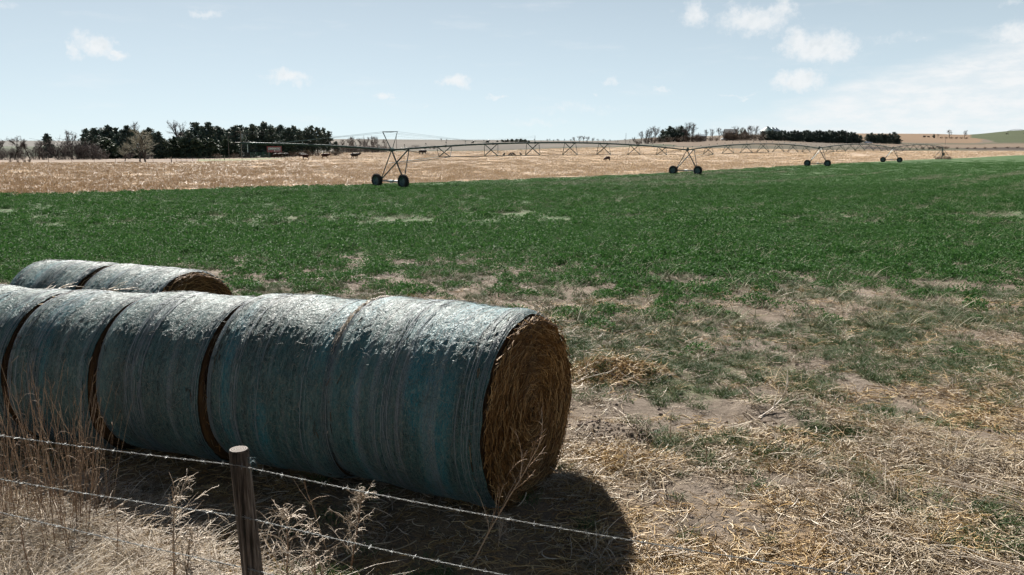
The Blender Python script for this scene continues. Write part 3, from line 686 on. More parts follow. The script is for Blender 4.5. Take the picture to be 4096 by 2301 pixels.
def hay_material():
    t = NT('bale_hay', .85, .2); uv = t.attr('uvw', 'Vector')
    a = t.noise(t.map(uv, (34, 3.5, 1)), 1, 5, .65); b = t.noise(t.map(uv, (7, 1.0, 1)), 1, 4, .6)
    c = t.ramp(t.math('ADD', t.math('MULTIPLY', a, .6), t.math('MULTIPLY', b, .4)), [(.32, (.014, .008, .004)), (.48, (.050, .027, .011)), (.62, (.105, .058, .022)), (.78, (.20, .125, .055))])
    t.color(c); t.bump(a, .9, .03); MATS['bale_hay'] = t.m
hay_material()
fibre('rim_dark', [(0, (.020, .012, .007)), (.5, (.055, .034, .019)), (.85, (.10, .068, .04)), (1, (.24, .18, .11))], .7, .2)
fibre('stray', [(0, (.05, .07, .07)), (.5, (.13, .15, .14)), (1, (.26, .25, .22))], .6, .2)
t_ = NT('net_cord', .6, .3); t_.color(t_.ramp(t_.island(), [(0, (.10, .14, .155)), (.5, (.19, .22, .245)), (1, (.27, .30, .33))])); MATS['net_cord'] = t_.m

def make_bale(label, pos, yaw, L_, R_, seed, net=(.06, .06), face=900, group='net wrapped round hay bales'):
    """axis along local x; +x end looks to the right of the picture"""
    g = np.random.default_rng(seed)
    root = empty('hay_bale', pos, yaw); setp(root, label, 'hay bale', group)
    def shape(x, th, r):
        """squashed, slightly lumpy roll; th=0 is up, z measured from the ground"""
        lump = 1 + .016 * (vnoise(x * 2.2 + seed, th * 1.3, seed) - .5) * 2 + .007 * np.sin(x * 9 + seed) + .010 * (vnoise(x * 7 + 3, th * 2.5, seed + 5) - .5)
        rr = r * lump; yy = rr * np.sin(th); zz = rr * np.cos(th)
        low = np.clip((-zz / R_ - .72) / .28, 0, 1); zz = zz + low * low * R_ * .09; yy = yy * (1 + .05 * np.clip(-zz / R_ + .2, 0, 1))
        return yy, zz + R_ * .93
    NX, NTH = (150, 430) if face > 1000 or 'second' in label else (84, 260)
    TH = np.linspace(-np.pi, np.pi, NTH)
    # net
    xs = np.linspace(-L_ / 2 + net[0], L_ / 2 - net[1], NX); X, T = np.meshgrid(xs, TH, indexing='ij')
    ragged0 = (vnoise(T * 5, T * 0 + 1, seed) - .5) * .012; X = X + ragged0 * np.clip((X - xs[-1] + .2) / .2, 0, 1) - ragged0 * np.clip((xs[0] + .2 - X) / .2, 0, 1)
    tt = np.clip((np.abs(X) - (L_ / 2 - .17)) / .17, 0, 1); r = R_ - .038 * tt ** 2.2
    # pressed hay under the mesh: tangled lumps and hoop-wise creases
    tq = T * R_; rid = 1 - 2 * np.abs(vnoise(X * 24 + 5 * vnoise(X * 6, tq * 6, seed + 11), tq * 13, seed + 12) - .5); rid2 = 1 - 2 * np.abs(vnoise(X * 40, tq * 22 + 4 * vnoise(X * 9, tq * 9, seed + 13), seed + 14) - .5)
    r = r + .0045 * rid ** 2 + .0035 * rid2 ** 2 + .007 * (vnoise(X * 34, tq * 1.2, seed + 15) - .5) + .012 * (vnoise(X * 7, tq * 4, seed + 16) - .5) - .006
    y, z = shape(X, T, r); v = np.stack([X, y, z], -1).reshape(-1, 3); nT = len(TH)
    i = np.arange(len(xs) - 1)[:, None] * nT + np.arange(nT - 1)[None]
    q = np.stack([i, i + 1, i + nT + 1, i + nT], -1).reshape(-1, 4)
    m = fast_mesh('net_wrap', v, q, MATS['bale_net'], True)
    a = m.attributes.new('uvw', 'FLOAT_VECTOR', 'POINT'); a.data.foreach_set('vector', np.stack([X, T * R_, X * 0], -1).astype(np.float32).ravel())
    netob = link('net_wrap', m, root)
    # hay roll: side just inside the net, rounded shoulders, both end faces
    TH = np.linspace(-np.pi, np.pi, 145); nT = len(TH)
    prof = [(-L_ / 2 + .05, .0), (-L_ / 2 + .03, .35), (-L_ / 2, .8), (-L_ / 2 + .012, .90), (-L_ / 2 + .05, .955), (-L_ / 2 + .14, .978), (0, .983), (L_ / 2 - .14, .978), (L_ / 2 - .05, .955), (L_ / 2 - .012, .90), (L_ / 2, .8), (L_ / 2 + .0, .62), (L_ / 2 - .015, .42), (L_ / 2 - .02, .2), (L_ / 2 - .03, .0)]
    px_ = np.array([p[0] for p in prof]); pr = np.array([p[1] for p in prof]) * R_
    fi = np.linspace(0, len(prof) - 1, 70); px_ = np.interp(fi, np.arange(len(prof)), px_); pr = np.interp(fi, np.arange(len(prof)), pr)
    X, T = np.meshgrid(px_, TH, indexing='ij'); Rr = np.repeat(pr[:, None], nT, 1)
    endm = np.clip((np.abs(X) - (L_ / 2 - .1)) / .08, 0, 1)
    ring = (vnoise(Rr * 26, T * 1.6, seed + 3) - .5) * .035 + (vnoise(Rr * 9, T * 3, seed + 4) - .5) * .03
    y, z = shape(X, T, np.maximum(Rr - .015, 0) if False else Rr)
    z = np.where(Rr < .02, R_ * .93, z)
    v = np.stack([X + np.sign(X) * ring * endm, y, z], -1).reshape(-1, 3)
    i = np.arange(len(px_) - 1)[:, None] * nT + np.arange(nT - 1)[None]; q = np.stack([i, i + 1, i + nT + 1, i + nT], -1).reshape(-1, 4)
    m = fast_mesh('hay_roll', v, q, MATS['bale_hay'], True)
    a = m.attributes.new('uvw', 'FLOAT_VECTOR', 'POINT'); a.data.foreach_set('vector', np.stack([np.where(endm > .5, Rr, X), T * R_ * .6, X * 0], -1).astype(np.float32).ravel())
    hay = link('hay_roll', m, root)
    # loose stalks on the right-hand face and along both rims
    def hay_strands(n, x0, rmin, rmax, lmin, lmax, stick, sgn):
        rr = R_ * np.sqrt(g.uniform(rmin ** 2, rmax ** 2, n)); t0 = g.uniform(-np.pi, np.pi, n); ln = g.uniform(lmin, lmax, n) / np.maximum(rr, .12)
        s = np.linspace(0, 1, 5)[None]; tilt = g.normal(0, .14, n)[:, None]
        th = t0[:, None] + ln[:, None] * s; R2 = np.clip(rr[:, None] + tilt * (s - .5) * .5 + g.normal(0, .006, (n, 5)), .01, R_ * 1.0)
        bow = np.abs(g.normal(0, stick, n))[:, None]
        xx = x0 + sgn * (bow * s * (1.2 - s) * 2 + .004 + g.uniform(0, .02, n)[:, None])
        y, z = shape(np.full_like(R2, x0), th, R2); return np.stack([xx, y, np.maximum(z, .01)], -1)
    if face:
        P = hay_strands(face, L_ / 2 - .012, .04, .93, .10, .32, .025, 1); v, q = strands(P, g.uniform(.0018, .0042, len(P)), 3)
        o = link('loose_hay', fast_mesh('loose_hay', v, q, MATS['hay_strand']), hay); o['kind'] = 'stuff'
    Ps = []
    for sgn in (1, -1):
        k = 520; t0 = g.uniform(-np.pi, np.pi, k); ln = g.uniform(.06, .26, k) / R_; s = np.linspace(0, 1, 4)[None]
        th = t0[:, None] + ln[:, None] * s; xx = sgn * (L_ / 2 - g.uniform(-.02, .12, k)[:, None] + g.normal(0, .035, k)[:, None] * s)
        rr = R_ * (.962 + .02 * g.random(k)[:, None]) + np.abs(g.normal(0, .012, k))[:, None] * s
        rr = rr - .05 * np.clip((np.abs(xx) - (L_ / 2 - .10)) / .1, 0, 1.3)
        y, z = shape(xx, th, rr); Ps.append(np.stack([xx, y, np.maximum(z, .01)], -1))
    P = np.concatenate(Ps); v, q = strands(P, g.uniform(.0018, .004, len(P)), 3)
    o = link('rim_hay', fast_mesh('rim_hay', v, q, MATS['rim_dark']), hay); o['kind'] = 'stuff'
    # heavier pale cords of the net, gathered in bands
    bands = []
    for bx in np.sort(g.uniform(-L_ / 2 + .15, L_ / 2 - .15, 4)):
        for k in range(g.integers(4, 7)):
            s = np.linspace(-np.pi * .98, np.pi * .98, 90); xx = bx + g.normal(0, .045) + .012 * np.cumsum(g.normal(0, .28, 90)) + .02 * np.sin(s + g.uniform(0, 6))
            y, z = shape(xx, s, R_ + .004 - .038 * np.clip((np.abs(xx) - (L_ / 2 - .17)) / .17, 0, 1) ** 2.2); bands.append(np.stack([xx, y, np.maximum(z, .01)], -1))
    for e in (1, -1):
        for k in range(5):
            s = np.linspace(-np.pi * .98, np.pi * .98, 90); xx = e * (L_ / 2 - (net[1] if e > 0 else net[0]) - .004 - .012 * k) + .006 * np.cumsum(g.normal(0, .2, 90)) * .4
            y, z = shape(xx, s, R_ + .004 - .038 * np.clip((np.abs(xx) - (L_ / 2 - .17)) / .17, 0, 1) ** 2.2); bands.append(np.stack([xx, y, np.maximum(z, .01)], -1))
    v, q = strands(np.array(bands), g.uniform(.0011, .0022, len(bands)), 3)
    o = link('net_cord', fast_mesh('net_cord', v, q, MATS['net_cord']), netob); o['kind'] = 'stuff'
    if face > 4000:
        P = []      # frayed pale end of the net along the far rim
        for kk in range(260):
            th0 = g.uniform(-2.0, .15); ln = g.uniform(.03, .10); s_ = np.linspace(0, 1, 4); th = th0 + ln / R_ * s_ * g.choice([-1, 1]); xx = -L_ / 2 + .012 + g.normal(0, .010) + g.normal(0, .012) * s_
            y, z = shape(xx, th, R_ - .026 + .012 * s_ + g.uniform(0, .012)); P.append(np.stack([xx, y, z], -1))
        v, q = strands(np.array(P), g.uniform(.0015, .0034, len(P)), 3); o = link('frayed_edge', fast_mesh('frayed_edge', v, q, MATS['bleached']), netob); o['kind'] = 'stuff'
    # stray hay poking through the mesh
    k = 2000; th = g.uniform(-np.pi, np.pi, k); xx = g.uniform(-L_ / 2 + .1, L_ / 2 - .1, k); ln = g.uniform(.04, .16, k); dr = g.uniform(0, 2 * np.pi, k); s = np.linspace(0, 1, 4)[None]
    cu = g.normal(0, .9, k)[:, None]; A = dr[:, None] + cu * s
    X2 = xx[:, None] + ln[:, None] * np.cumsum(np.cos(A), 1) / 4; T2 = th[:, None] + ln[:, None] * np.cumsum(np.sin(A), 1) / 4 / R_
    y, z = shape(X2, T2, R_ + .003 + .006 * s - .038 * np.clip((np.abs(X2) - (L_ / 2 - .17)) / .17, 0, 1) ** 2.2); P = np.stack([X2, y, np.maximum(z, .01)], -1)
    v, q = strands(P, g.uniform(.0006, .0015, k), 3); o = link('stray_hay', fast_mesh('stray_hay', v, q, MATS['stray']), netob); o['kind'] = 'stuff'
    return root
ROW = rad(71); RD = np.array([-math.sin(ROW), math.cos(ROW)])      # direction of the row, away to the left
row0 = np.array([-1.168, 6.78]) - RD * 1.485
FACE = Matrix.Rotation(0, 4, 'Z')
SE = [0.0, 1.485, 2.73, 3.96, 5.02]; TOPZ = [1.495, 1.45, 1.405, 1.355]
labels = ['nearest hay bale in teal net, its brown hay end facing the open ground', 'teal netted hay bale second in the front row, behind the wooden post',
          'hay bale third from the open end of the front row, between two dark hay gaps', 'hay bale at the left picture edge behind tall brown grass', 'last visible front row bale, just its pale top at the left edge']
SE.append(6.25); TOPZ.append(1.33)
for k in range(5):
    s0, s1 = SE[k], SE[k + 1]; mid = row0 + RD * (s0 + s1) / 2
    yaw = math.atan2(-RD[1], -RD[0]) + [rad(-8), rad(-3), rad(-1), rad(-.5), rad(0)][k]
    R_ = [.80, .785, .775, .775, .775][k]; tz = TOPZ[k]
    if k == 0:
        f = np.array([.155, 6.12]); dirn = np.array([math.cos(yaw), math.sin(yaw)]); s0 -= .0; mid = f - dirn * (s1 - s0) / 2
    make_bale(labels[k], (mid[0], mid[1], tz - R_ * 1.93), yaw, (s1 - s0) - [.0, .0, .008, .008, .02][k], R_, 900 + k, net=[(.01, .03), (.035, .01), (.035, .05), (.04, .05), (.05, .05)][k], face=[5200, 300, 300, 300, 300][k])
for k, (lab, px, py, Y) in enumerate([('hay bale of the back row showing its round brown end', 612, 1068, 10.35), ('farthest hay bale of the back row, leftmost behind the front row', 300, 1046, 11.7)]):
    w = atY(px, py, Y); R_ = .78; yaw = math.atan2(-RD[1], -RD[0]) + [rad(-6), rad(-4)][k]
    make_bale(lab, (w[0], w[1], w[2] - R_ * 1.93), yaw, [1.42, 1.40][k], R_, 950 + k, net=(.05, .03), face=[2200, 300][k])

# ------------------------------------------------------------------ near fence
def wood_material():
    t = NT('post_wood', .85, .2); P = t.tc.outputs['Object']
    a = t.noise(t.map(P, (55, 55, 1.6)), 1, 6, .7); b = t.noise(t.map(P, (7, 7, 1.2)), 1, 4, .6)
    t.color(t.ramp(t.math('ADD', t.math('MULTIPLY', a, .6), t.math('MULTIPLY', b, .4)), [(.40, (.012, .010, .008)), (.47, (.075, .060, .05)), (.54, (.17, .145, .125)), (.64, (.34, .305, .275))])); t.bump(a, 1.0, .03); MATS['post_wood'] = t.m
    t = NT('post_end', .85, .2); P = t.tc.outputs['Object']
    w = t.n('ShaderNodeTexWave', wave_type='RINGS', rings_direction='Z'); t.put(w.inputs['Vector'], P); w.inputs['Scale'].default_value = 26; w.inputs['Distortion'].default_value = 2.5; w.inputs['Detail'].default_value = 3
    t.color(t.ramp(w.outputs['Fac'], [(.2, (.10, .085, .075)), (.7, (.27, .245, .225))])); t.bump(w.outputs['Fac'], .5, .006); MATS['post_end'] = t.m
wood_material()
FD = np.array([-math.sin(rad(70)), math.cos(rad(70))])      # fence direction, away to the left
def near_fence():
    root = empty('barbed_wire_fence', (-1.48, 4.1, gz1(-1.48, 4.1))); setp(root, 'near barbed wire fence with one weathered round wooden post', 'fence')
    base = np.array(root.location)
    fp = np.array([-1.48, 4.1])
    def post(s, top, leanx, vis=True):
        g = np.random.default_rng(int(s * 10) + 60); p = fp + FD * s; zb = gz1(*p) - .35
        n = 28; zs = np.concatenate([np.linspace(zb, top - .012, 26), [top]]); rr = np.interp(zs, [zb, top - .3, top - .012, top], [.060, .055, .0525, .048])
        a = np.arange(n) * 2 * np.pi / n; A, Z = np.meshgrid(a, zs); RR = np.repeat(rr[:, None], n, 1)
        RR = RR * (1 + .05 * (vnoise(A * 5, Z * 2.5, 4) - .5)) - .006 * (vnoise(A * 9, Z * 1.2, 8) > .72)
        Xl = leanx * (Z - top)
        v = np.stack([p[0] + Xl + RR * np.cos(A), p[1] + RR * np.sin(A), Z], -1).reshape(-1, 3) - base
        m = MB(); f = [(i * n + k, i * n + (k + 1) % n, (i + 1) * n + (k + 1) % n, (i + 1) * n + k) for i in range(len(zs) - 1) for k in range(n)]
        m.add(v, f); po = m.build('post', MATS['post_wood'], root, True)
        c = MB(); ring = v[-n:]; cen = ring.mean(0); c.add(np.concatenate([[[0, 0, .002]], (ring - cen) * .5 + [0, 0, .001], ring - cen]), [(0, 1 + k, 1 + (k + 1) % n) for k in range(n)] + [(1 + k, 1 + n + k, 1 + n + (k + 1) % n, 1 + (k + 1) % n) for k in range(n)])
        co = c.build('post_top', MATS['post_end'], po); co.location = cen
        return po, p
    po, p0 = post(0, 1.155, -.05)
    post(4.3, 1.02, .02); post(-4.2, 1.13, .02)
    # wires: three strands, height at the left post, visible post, right post
    Z = [[1.03, 1.085, 1.09], [.76, .79, .83], [.62, .485, .50]]
    for wi, (zl, zm, zr) in enumerate(Z):
        sagv = [.035, .04, .03][wi]; n_ = 3600
        s = np.linspace(4.3, -4.2, n_); zz = np.where(s > 0, zm + (zl - zm) * s / 4.3 - sagv * 4 * (s / 4.3) * (1 - s / 4.3), zm + (zr - zm) * (-s) / 4.2 - sagv * 1.6 * 4 * (-s / 4.2) * (1 + s / 4.2))
        lx = -.05 * (zm - 1.155) * np.exp(-(s / .5) ** 2) * 0
        xoff = -.05 * (zm - 1.155)       # the post leans, the wire is stapled to its far side on the left and near side on the right
        side = .058
        c = np.stack([fp[0] + FD[0] * s + xoff * np.exp(-np.abs(s)), fp[1] + FD[1] * s - side * np.cos(rad(20)), zz], -1) - base
        tw = s * 2 * np.pi / .115; nrm = np.array([-FD[1] * -1, FD[0] * -1, 0]); nrm = np.array([FD[1], -FD[0], 0])
        mb = MB(); paths = []
        for ph in (0, np.pi):
            paths.append(c + .0021 * (np.cos(tw + ph)[:, None] * nrm + np.sin(tw + ph)[:, None] * np.array([0, 0, 1.])))
        step = 4; v, q = strands(np.array(paths)[:, ::step], np.full(2, .0017), 5)
        wob = link('wire', fast_mesh('wire', v, q, MATS['wire'], True), root)
        # barbs
        B = []; g = np.random.default_rng(wi + 70)
        for sb in np.arange(-4.1, 4.2, .127):
            i = int((4.3 - sb) / 8.5 * (n_ - 1)); 
            for k in range(2):
                ang = g.uniform(0, 2 * np.pi); d = math.cos(ang) * nrm + math.sin(ang) * np.array([0, 0, 1.]) + np.array([FD[0], FD[1], 0]) * g.normal(0, .4)
                B.append([c[i] - d * .017, c[i] + d * .017])
            for k in range(3): B.append([c[i] + np.array([FD[0], FD[1], 0]) * (k - 1) * .005 - nrm * .007, c[i] + np.array([FD[0], FD[1], 0]) * (k - .6) * .005 + nrm * .007])
        v, q = strands(np.array(B), np.full(len(B), .0016), 3); bo = link('barbs', fast_mesh('barbs', v, q, MATS['wire']), wob); bo['kind'] = 'stuff'
        # staple on the visible post
        m = MB(); cc = np.array([fp[0] + xoff, fp[1] - side, zm]) - base
        m.tube([cc + [.006, .012, .012], cc + [0, -.008, .011], cc + [0, -.008, -.011], cc + [.006, .012, -.012]], .0022, 5); m.build('staple', MATS['black_iron'], po)
    # wisp of net caught on the post
    g = np.random.default_rng(3); P = []
    for k in range(12):
        st = np.array([fp[0] + .055, fp[1] - .02, 1.10 + g.normal(0, .012)]) - base; d = np.array([g.uniform(.3, 1), g.normal(0, .4), g.normal(-.5, .6)]); s = np.linspace(0, 1, 5)[:, None]
        P.append(st + d * .05 * s + np.cumsum(g.normal(0, .004, (5, 3)), 0))
    v, q = strands(np.array(P), np.full(12, .0006), 3); link('net_scrap', fast_mesh('net_scrap', v, q, MATS['twine']), po)
near_fence()

# ------------------------------------------------------------------ weeds, stalks and dead branches near the camera
def branchy(name, root_pos, target, levels, mat, seed, r0, spread=.6, curl=.3, kids=(6, 5), up=.3, frac=(.55, .45), wind=(0, 0, 0), droop=0.):
    """a dry plant: a stem along root->target and curved side shoots; returns (stem paths, twig paths)"""
    g = np.random.default_rng(seed)
    a = np.array(root_pos, float); b = np.array(target, float); Ln = np.linalg.norm(b - a); S_ = 8
    s = np.linspace(0, 1, S_)[:, None]; stem = a + (b - a) * s + np.cumsum(g.normal(0, Ln * .012, (S_, 3)), 0) * s
    out = [(stem, r0 * (1.05 - .75 * s[:, 0]))]; cur = [(stem, Ln, r0)]
    twigs = []
    for lv in range(levels):
        nxt = []
        for path, ln, r in cur:
            for k in range(kids[min(lv, len(kids) - 1)]):
                t = g.uniform(.22 if lv == 0 else .15, .98); i = t * (S_ - 1); i0 = int(i); i0 = min(i0, S_ - 2); p = path[i0] + (path[i0 + 1] - path[i0]) * (i - i0)
                d = path[min(i0 + 1, S_ - 1)] - path[i0]; d = d / (np.linalg.norm(d) + 1e-9) + g.normal(0, spread, 3) + np.array([0, 0, up]) + np.array(wind); d /= np.linalg.norm(d)
                l2 = ln * frac[min(lv, len(frac) - 1)] * g.uniform(.5, 1.1) * (1.15 - .6 * t); st = np.zeros((S_, 3)); v = d.copy(); ax = g.normal(0, 1, 3)
                for j in range(S_):
                    st[j] = p if j == 0 else st[j - 1] + v * l2 / (S_ - 1); v = v + np.cross(ax, v) * curl * .28 + g.normal(0, .06, 3) - np.array([0, 0, droop]); v /= np.linalg.norm(v)
                nxt.append((st, l2, r * .55)); twigs.append((st, np.maximum(r * .55 * (1.05 - .7 * np.linspace(0, 1, S_)), .0006)))
        cur = nxt
    return out, twigs
def plant(name, label, cat, base, target, levels=2, mat='dry_stem', twig=None, seed=1, r0=.005, group=None, **k):
    base = np.array(base, float); root = empty(name, base); setp(root, label, cat, group)
    st, tw = branchy(name, (0, 0, 0), np.array(target) - base, levels, mat, seed, r0, **k)
    v, q = strands(np.array([p for p, r in st]), np.array([r for p, r in st]), 5); link('stem', fast_mesh('stem', v, q, MATS[mat]), root)
    if tw:
        v, q = strands(np.array([p for p, r in tw]), np.array([r for p, r in tw]), 3); o = link('twigs', fast_mesh('twigs', v, q, MATS[twig or mat]), root); o['kind'] = 'stuff'
    return root
def gp(px, py, Y, dz=0.):      # a point above the ground, and the ground below it
    w = atY(px, py, Y); return w
def onground(x, y, dz=-.02): return (x, y, gz1(x, y) + dz)
def near_plants():
    def base_under(px, Y): 
        w = atY(px, 1900, Y); return onground(w[0], Y)
    # wind-combed weeds left of the post
    for lab, px0, px1, py1, Y, sd in (('pale wind combed weed directly left of the wooden post', 660, 690, 1960, 4.8, 11), ('lower pale weed at the foot of the wooden post, left side', 700, 750, 2150, 4.55, 12)):
        plant('dry_weed', lab, 'weed', base_under(px0, Y), atY(px1, py1, Y), 2, 'dry_stem', 'weed_pale', sd, .009, 'dry weeds by the fence', spread=.5, curl=.5, kids=(22, 7), up=.2, frac=(.62, .5), wind=(.75, 0, .1), droop=.07)
    for lab, px0, px1, py1, Y, sd in (('curly pale weed in the sunlit grass at the lower left', 250, 235, 2010, 5.2, 13), ('curly pale weed between lower left grass and the combed weed', 440, 470, 2030, 5.15, 14), ('small pale weed tangle at the lower left picture corner', 90, 60, 2060, 4.9, 15)):
        plant('dry_weed', lab, 'weed', base_under(px0, Y), atY(px1, py1, Y), 2, 'dry_stem', 'weed_pale', sd, .007, 'dry weeds by the fence', spread=.6, curl=.9, kids=(12, 6), up=.1, frac=(.5, .45), wind=(.2, 0, 0), droop=.03)
    b = base_under(1120, 4.35)
    plant('dry_weed', 'tangled pale curly weed directly right of the wooden post', 'weed', b, atY(1140, 2060, 4.35), 2, 'dry_stem', 'weed_pale', 21, .009, 'dry weeds by the fence', spread=.9, curl=.9, kids=(26, 8), up=.1, frac=(.62, .45))
    b = base_under(1230, 4.5)
    plant('dry_weed', 'second tangled weed right of the wooden post, bending right', 'weed', b, atY(1260, 2190, 4.5), 2, 'dry_stem', 'weed_pale', 22, .009, 'dry weeds by the fence', spread=1.0, curl=1.0, kids=(18, 8), up=.0, frac=(.6, .5))
    b = base_under(1385, 4.9)
    plant('dry_weed', 'bushy pale weed between the two wires before the shaded bales', 'weed', b, atY(1450, 1960, 4.9), 2, 'dry_stem', 'weed_pale', 23, .008, 'dry weeds by the fence', spread=.62, curl=.6, kids=(24, 9), up=.3, frac=(.48, .5))
    b = base_under(1310, 5.1)
    plant('woody_weed', 'thin brown forked twig standing in the shade beside the post', 'weed', b, atY(1215, 1930, 5.1), 1, 'dry_stem', None, 24, .005, spread=.45, curl=.2, kids=(5,), up=.5, frac=(.5,))
    b = onground(*atY(1880, 2250, 4.95)[:2])
    plant('woody_weed', 'tall leafless brown weed in front of the bale end', 'weed', b, atY(2150, 1770, 5.0), 2, 'dry_stem', 'dry_stem', 25, .0065, spread=.40, curl=.25, kids=(10, 6), up=.45, frac=(.48, .4))
    b = onground(*atY(1990, 2200, 5.15)[:2])
    plant('dry_weed', 'low grey fuzzy weed at the foot of the bale end', 'weed', b, atY(2010, 2080, 5.15), 2, 'dry_stem', 'straw_grey', 26, .004, spread=.8, curl=.5, kids=(15, 8), up=.3, frac=(.7, .5))
    # weeds on the open ground at the right
    for lab, px, py0, py1, dx, sd, kd, m in [
        ('thin pale weed standing in the straw near a bare soil patch', 3515, 2060, 1880, 20, 31, (9, 5), 'bleached'),
        ('tall single brown stalk low in the straw, crossing the lower wire', 3230, 2290, 1960, 60, 32, (10, 4), 'dry_stem'),
        ('thin brown weed in the green grass beside the bale end', 2830, 1890, 1690, -15, 33, (7, 3), 'dry_stem'),
        ('pale fuzzy weed at the right picture edge', 4055, 1900, 1690, 15, 34, (14, 6), 'straw_grey'),
        ('slender grey weed at the edge of the green grass beyond the bale', 2585, 1520, 1350, -12, 35, (4, 2), 'straw_grey'),
        ('small brown weed on the bare soil right of the bale', 2680, 1790, 1640, 10, 36, (7, 3), 'dry_stem'),
        ('upright grey stalk above the dark hole in the ground', 3300, 1700, 1540, 6, 37, (5, 3), 'straw_grey'),
        ('twiggy brown weed between bare soil and grass', 2600, 1850, 1700, -20, 38, (6, 3), 'dry_stem')]:
        r = ray(px, py0); Y = 3.0
        for _ in range(40):
            w = atY(px, py0, Y); Y += (w[2] - gz1(w[0], Y)) * 1.2
        w = atY(px, py0, Y)
        plant('dry_weed', lab, 'weed', (w[0], w[1], gz1(w[0], w[1]) - .01), atY(px + dx, py1, Y), 2, m, m, sd, .0034, 'weeds on the open ground', spread=.42, curl=.35, kids=kd, up=.4, frac=(.38, .4))
    # fallen dead branches
    def fallen(label, pts, seed, r0, kids, mat='bleached', name='dead_branch'):
        g = np.random.default_rng(seed); W_ = []
        for px, py, h in pts:
            Y = 4.0
            for _ in range(60):
                w = atY(px, py, Y); Y += (w[2] - gz1(w[0], Y) - h) * 1.1
            W_.append(atY(px, py, Y))
        W_ = np.array(W_); s = np.linspace(0, len(W_) - 1, 12); path = np.stack([np.interp(s, np.arange(len(W_)), W_[:, k]) for k in range(3)], -1)
        root = empty(name, path[0]); setp(root, label, 'branch'); path = path - path[0]
        m = MB(); m.tube(path, np.linspace(r0, r0 * .4, 12), 6); m.build('stem', MATS[mat], root)
        P = []
        for k in range(kids):
            i = g.integers(2, 11); d = (path[i] - path[i - 1]); d = d / np.linalg.norm(d) + g.normal(0, .55, 3) + np.array([0, 0, .5]); d /= np.linalg.norm(d); l = g.uniform(.08, .25)
            P.append(path[i] + d * l * np.linspace(0, 1, 5)[:, None] + np.cumsum(g.normal(0, .004, (5, 3)), 0))
        for p in P: v, q = strands(p[None], np.linspace(r0 * .5, r0 * .2, 5)[None], 4); link('side_shoot', fast_mesh('side_shoot', v, q, MATS[mat]), root)
    fallen('forked pale dead branch leaning up beyond the bare soil', [(3035, 1672, .01), (3090, 1635, .06), (3130, 1590, .16), (3155, 1525, .34)], 41, .009, 4)
    fallen('pale dead branch reaching right from the bare soil', [(3040, 1675, .01), (3110, 1630, .05), (3150, 1612, .08), (3192, 1590, .12)], 42, .009, 5)
    fallen('bent pale stalk zigzag on soil below the dead branches', [(2990, 1655, .02), (3050, 1700, .02), (3110, 1750, .03), (3060, 1785, .02)], 43, .007, 1)
    fallen('long straight pale stick lying on golden straw', [(2730, 1712, .01), (2800, 1722, .02), (2880, 1738, .02), (2970, 1752, .01)], 44, .007, 1)
    fallen('pale stalk poking out beside the bale end', [(2310, 1525, .03), (2370, 1505, .08), (2440, 1488, .12), (2470, 1470, .16)], 45, .008, 3)
    fallen('upright broken stalk standing just right of the bale', [(2345, 1490, .02), (2344, 1460, .12), (2335, 1430, .22)], 46, .008, 3)
    fallen('thin curved stalk on the bare soil right of the bale', [(2455, 1630, .02), (2500, 1660, .03), (2525, 1710, .02)], 47, .006, 0)
    fallen('thin pale stalk on the soil above the golden straw', [(2500, 1470, .02), (2580, 1450, .05), (2640, 1430, .07)], 48, .006, 2)
    fallen('short stalk leaning over straw left of the dead branches', [(2950, 1530, .03), (2980, 1545, .02), (3030, 1590, .04), (3080, 1605, .05)], 49, .007, 3)
    def heap(label, c, ra, rb, h, n, seed):
        g = np.random.default_rng(seed); o = np.array(onground(*c)); root = empty('straw_heap', o); setp(root, label, 'straw')
        a = g.uniform(0, 2 * np.pi, 400); u = np.linspace(0, 1, 9); A, U = np.meshgrid(np.arange(25) * 2 * np.pi / 24, u); lum = .6 + .8 * vnoise(A * 2.2, U * 4, seed)
        v = np.stack([ra * U * np.cos(A), rb * U * np.sin(A), h * (1 - U ** 2) * lum - .02], -1).reshape(-1, 3); v[:, 2] += gz(v[:, 0] + o[0], v[:, 1] + o[1]) - o[2] - .01; i = np.arange(8)[:, None] * 25 + np.arange(24)[None]
        link('core', fast_mesh('core', v, np.stack([i, i + 1, i + 26, i + 25], -1).reshape(-1, 4), MATS['heap'], True), root)
        th = g.uniform(0, 2 * np.pi, n); u = np.sqrt(g.random(n)); p = np.stack([ra * u * np.cos(th), rb * u * np.sin(th), h * (1 - u ** 2) * .95], -1); d = g.normal(0, 1, (n, 3)) * np.array([1.3, .7, .45]); d /= np.linalg.norm(d, axis=1, keepdims=True)
        l = g.uniform(.05, .22, n)[:, None, None]; s_ = np.linspace(-.5, 1, 5)[None, :, None]; P = p[:, None] + d[:, None] * l * s_ + np.cumsum(g.normal(0, .006, (n, 5, 3)), 1); P[..., 2] = np.maximum(P[..., 2], 0) + gz(P[..., 0] + o[0], P[..., 1] + o[1]) - o[2]
        vv, q = strands(P, g.uniform(.002, .0038, n), 3); ob = link('loose_straw', fast_mesh('loose_straw', vv, q, MATS['straw_gold']), root); ob['kind'] = 'stuff'
    mottled('heap', (.05, .03, .016), (.17, .105, .05), 14, .9, .15, 0, .8, .03)
    heap('raised heap of golden straw beyond the near bale end', (1.2, 9.5), .8, .45, .07, 700, 55)
    heap('low heap of golden straw at the near bale foot', (1.05, 6.75), .5, .3, .055, 500, 56)
    # sheaf of long bent stalks at the right
    g = np.random.default_rng(51)
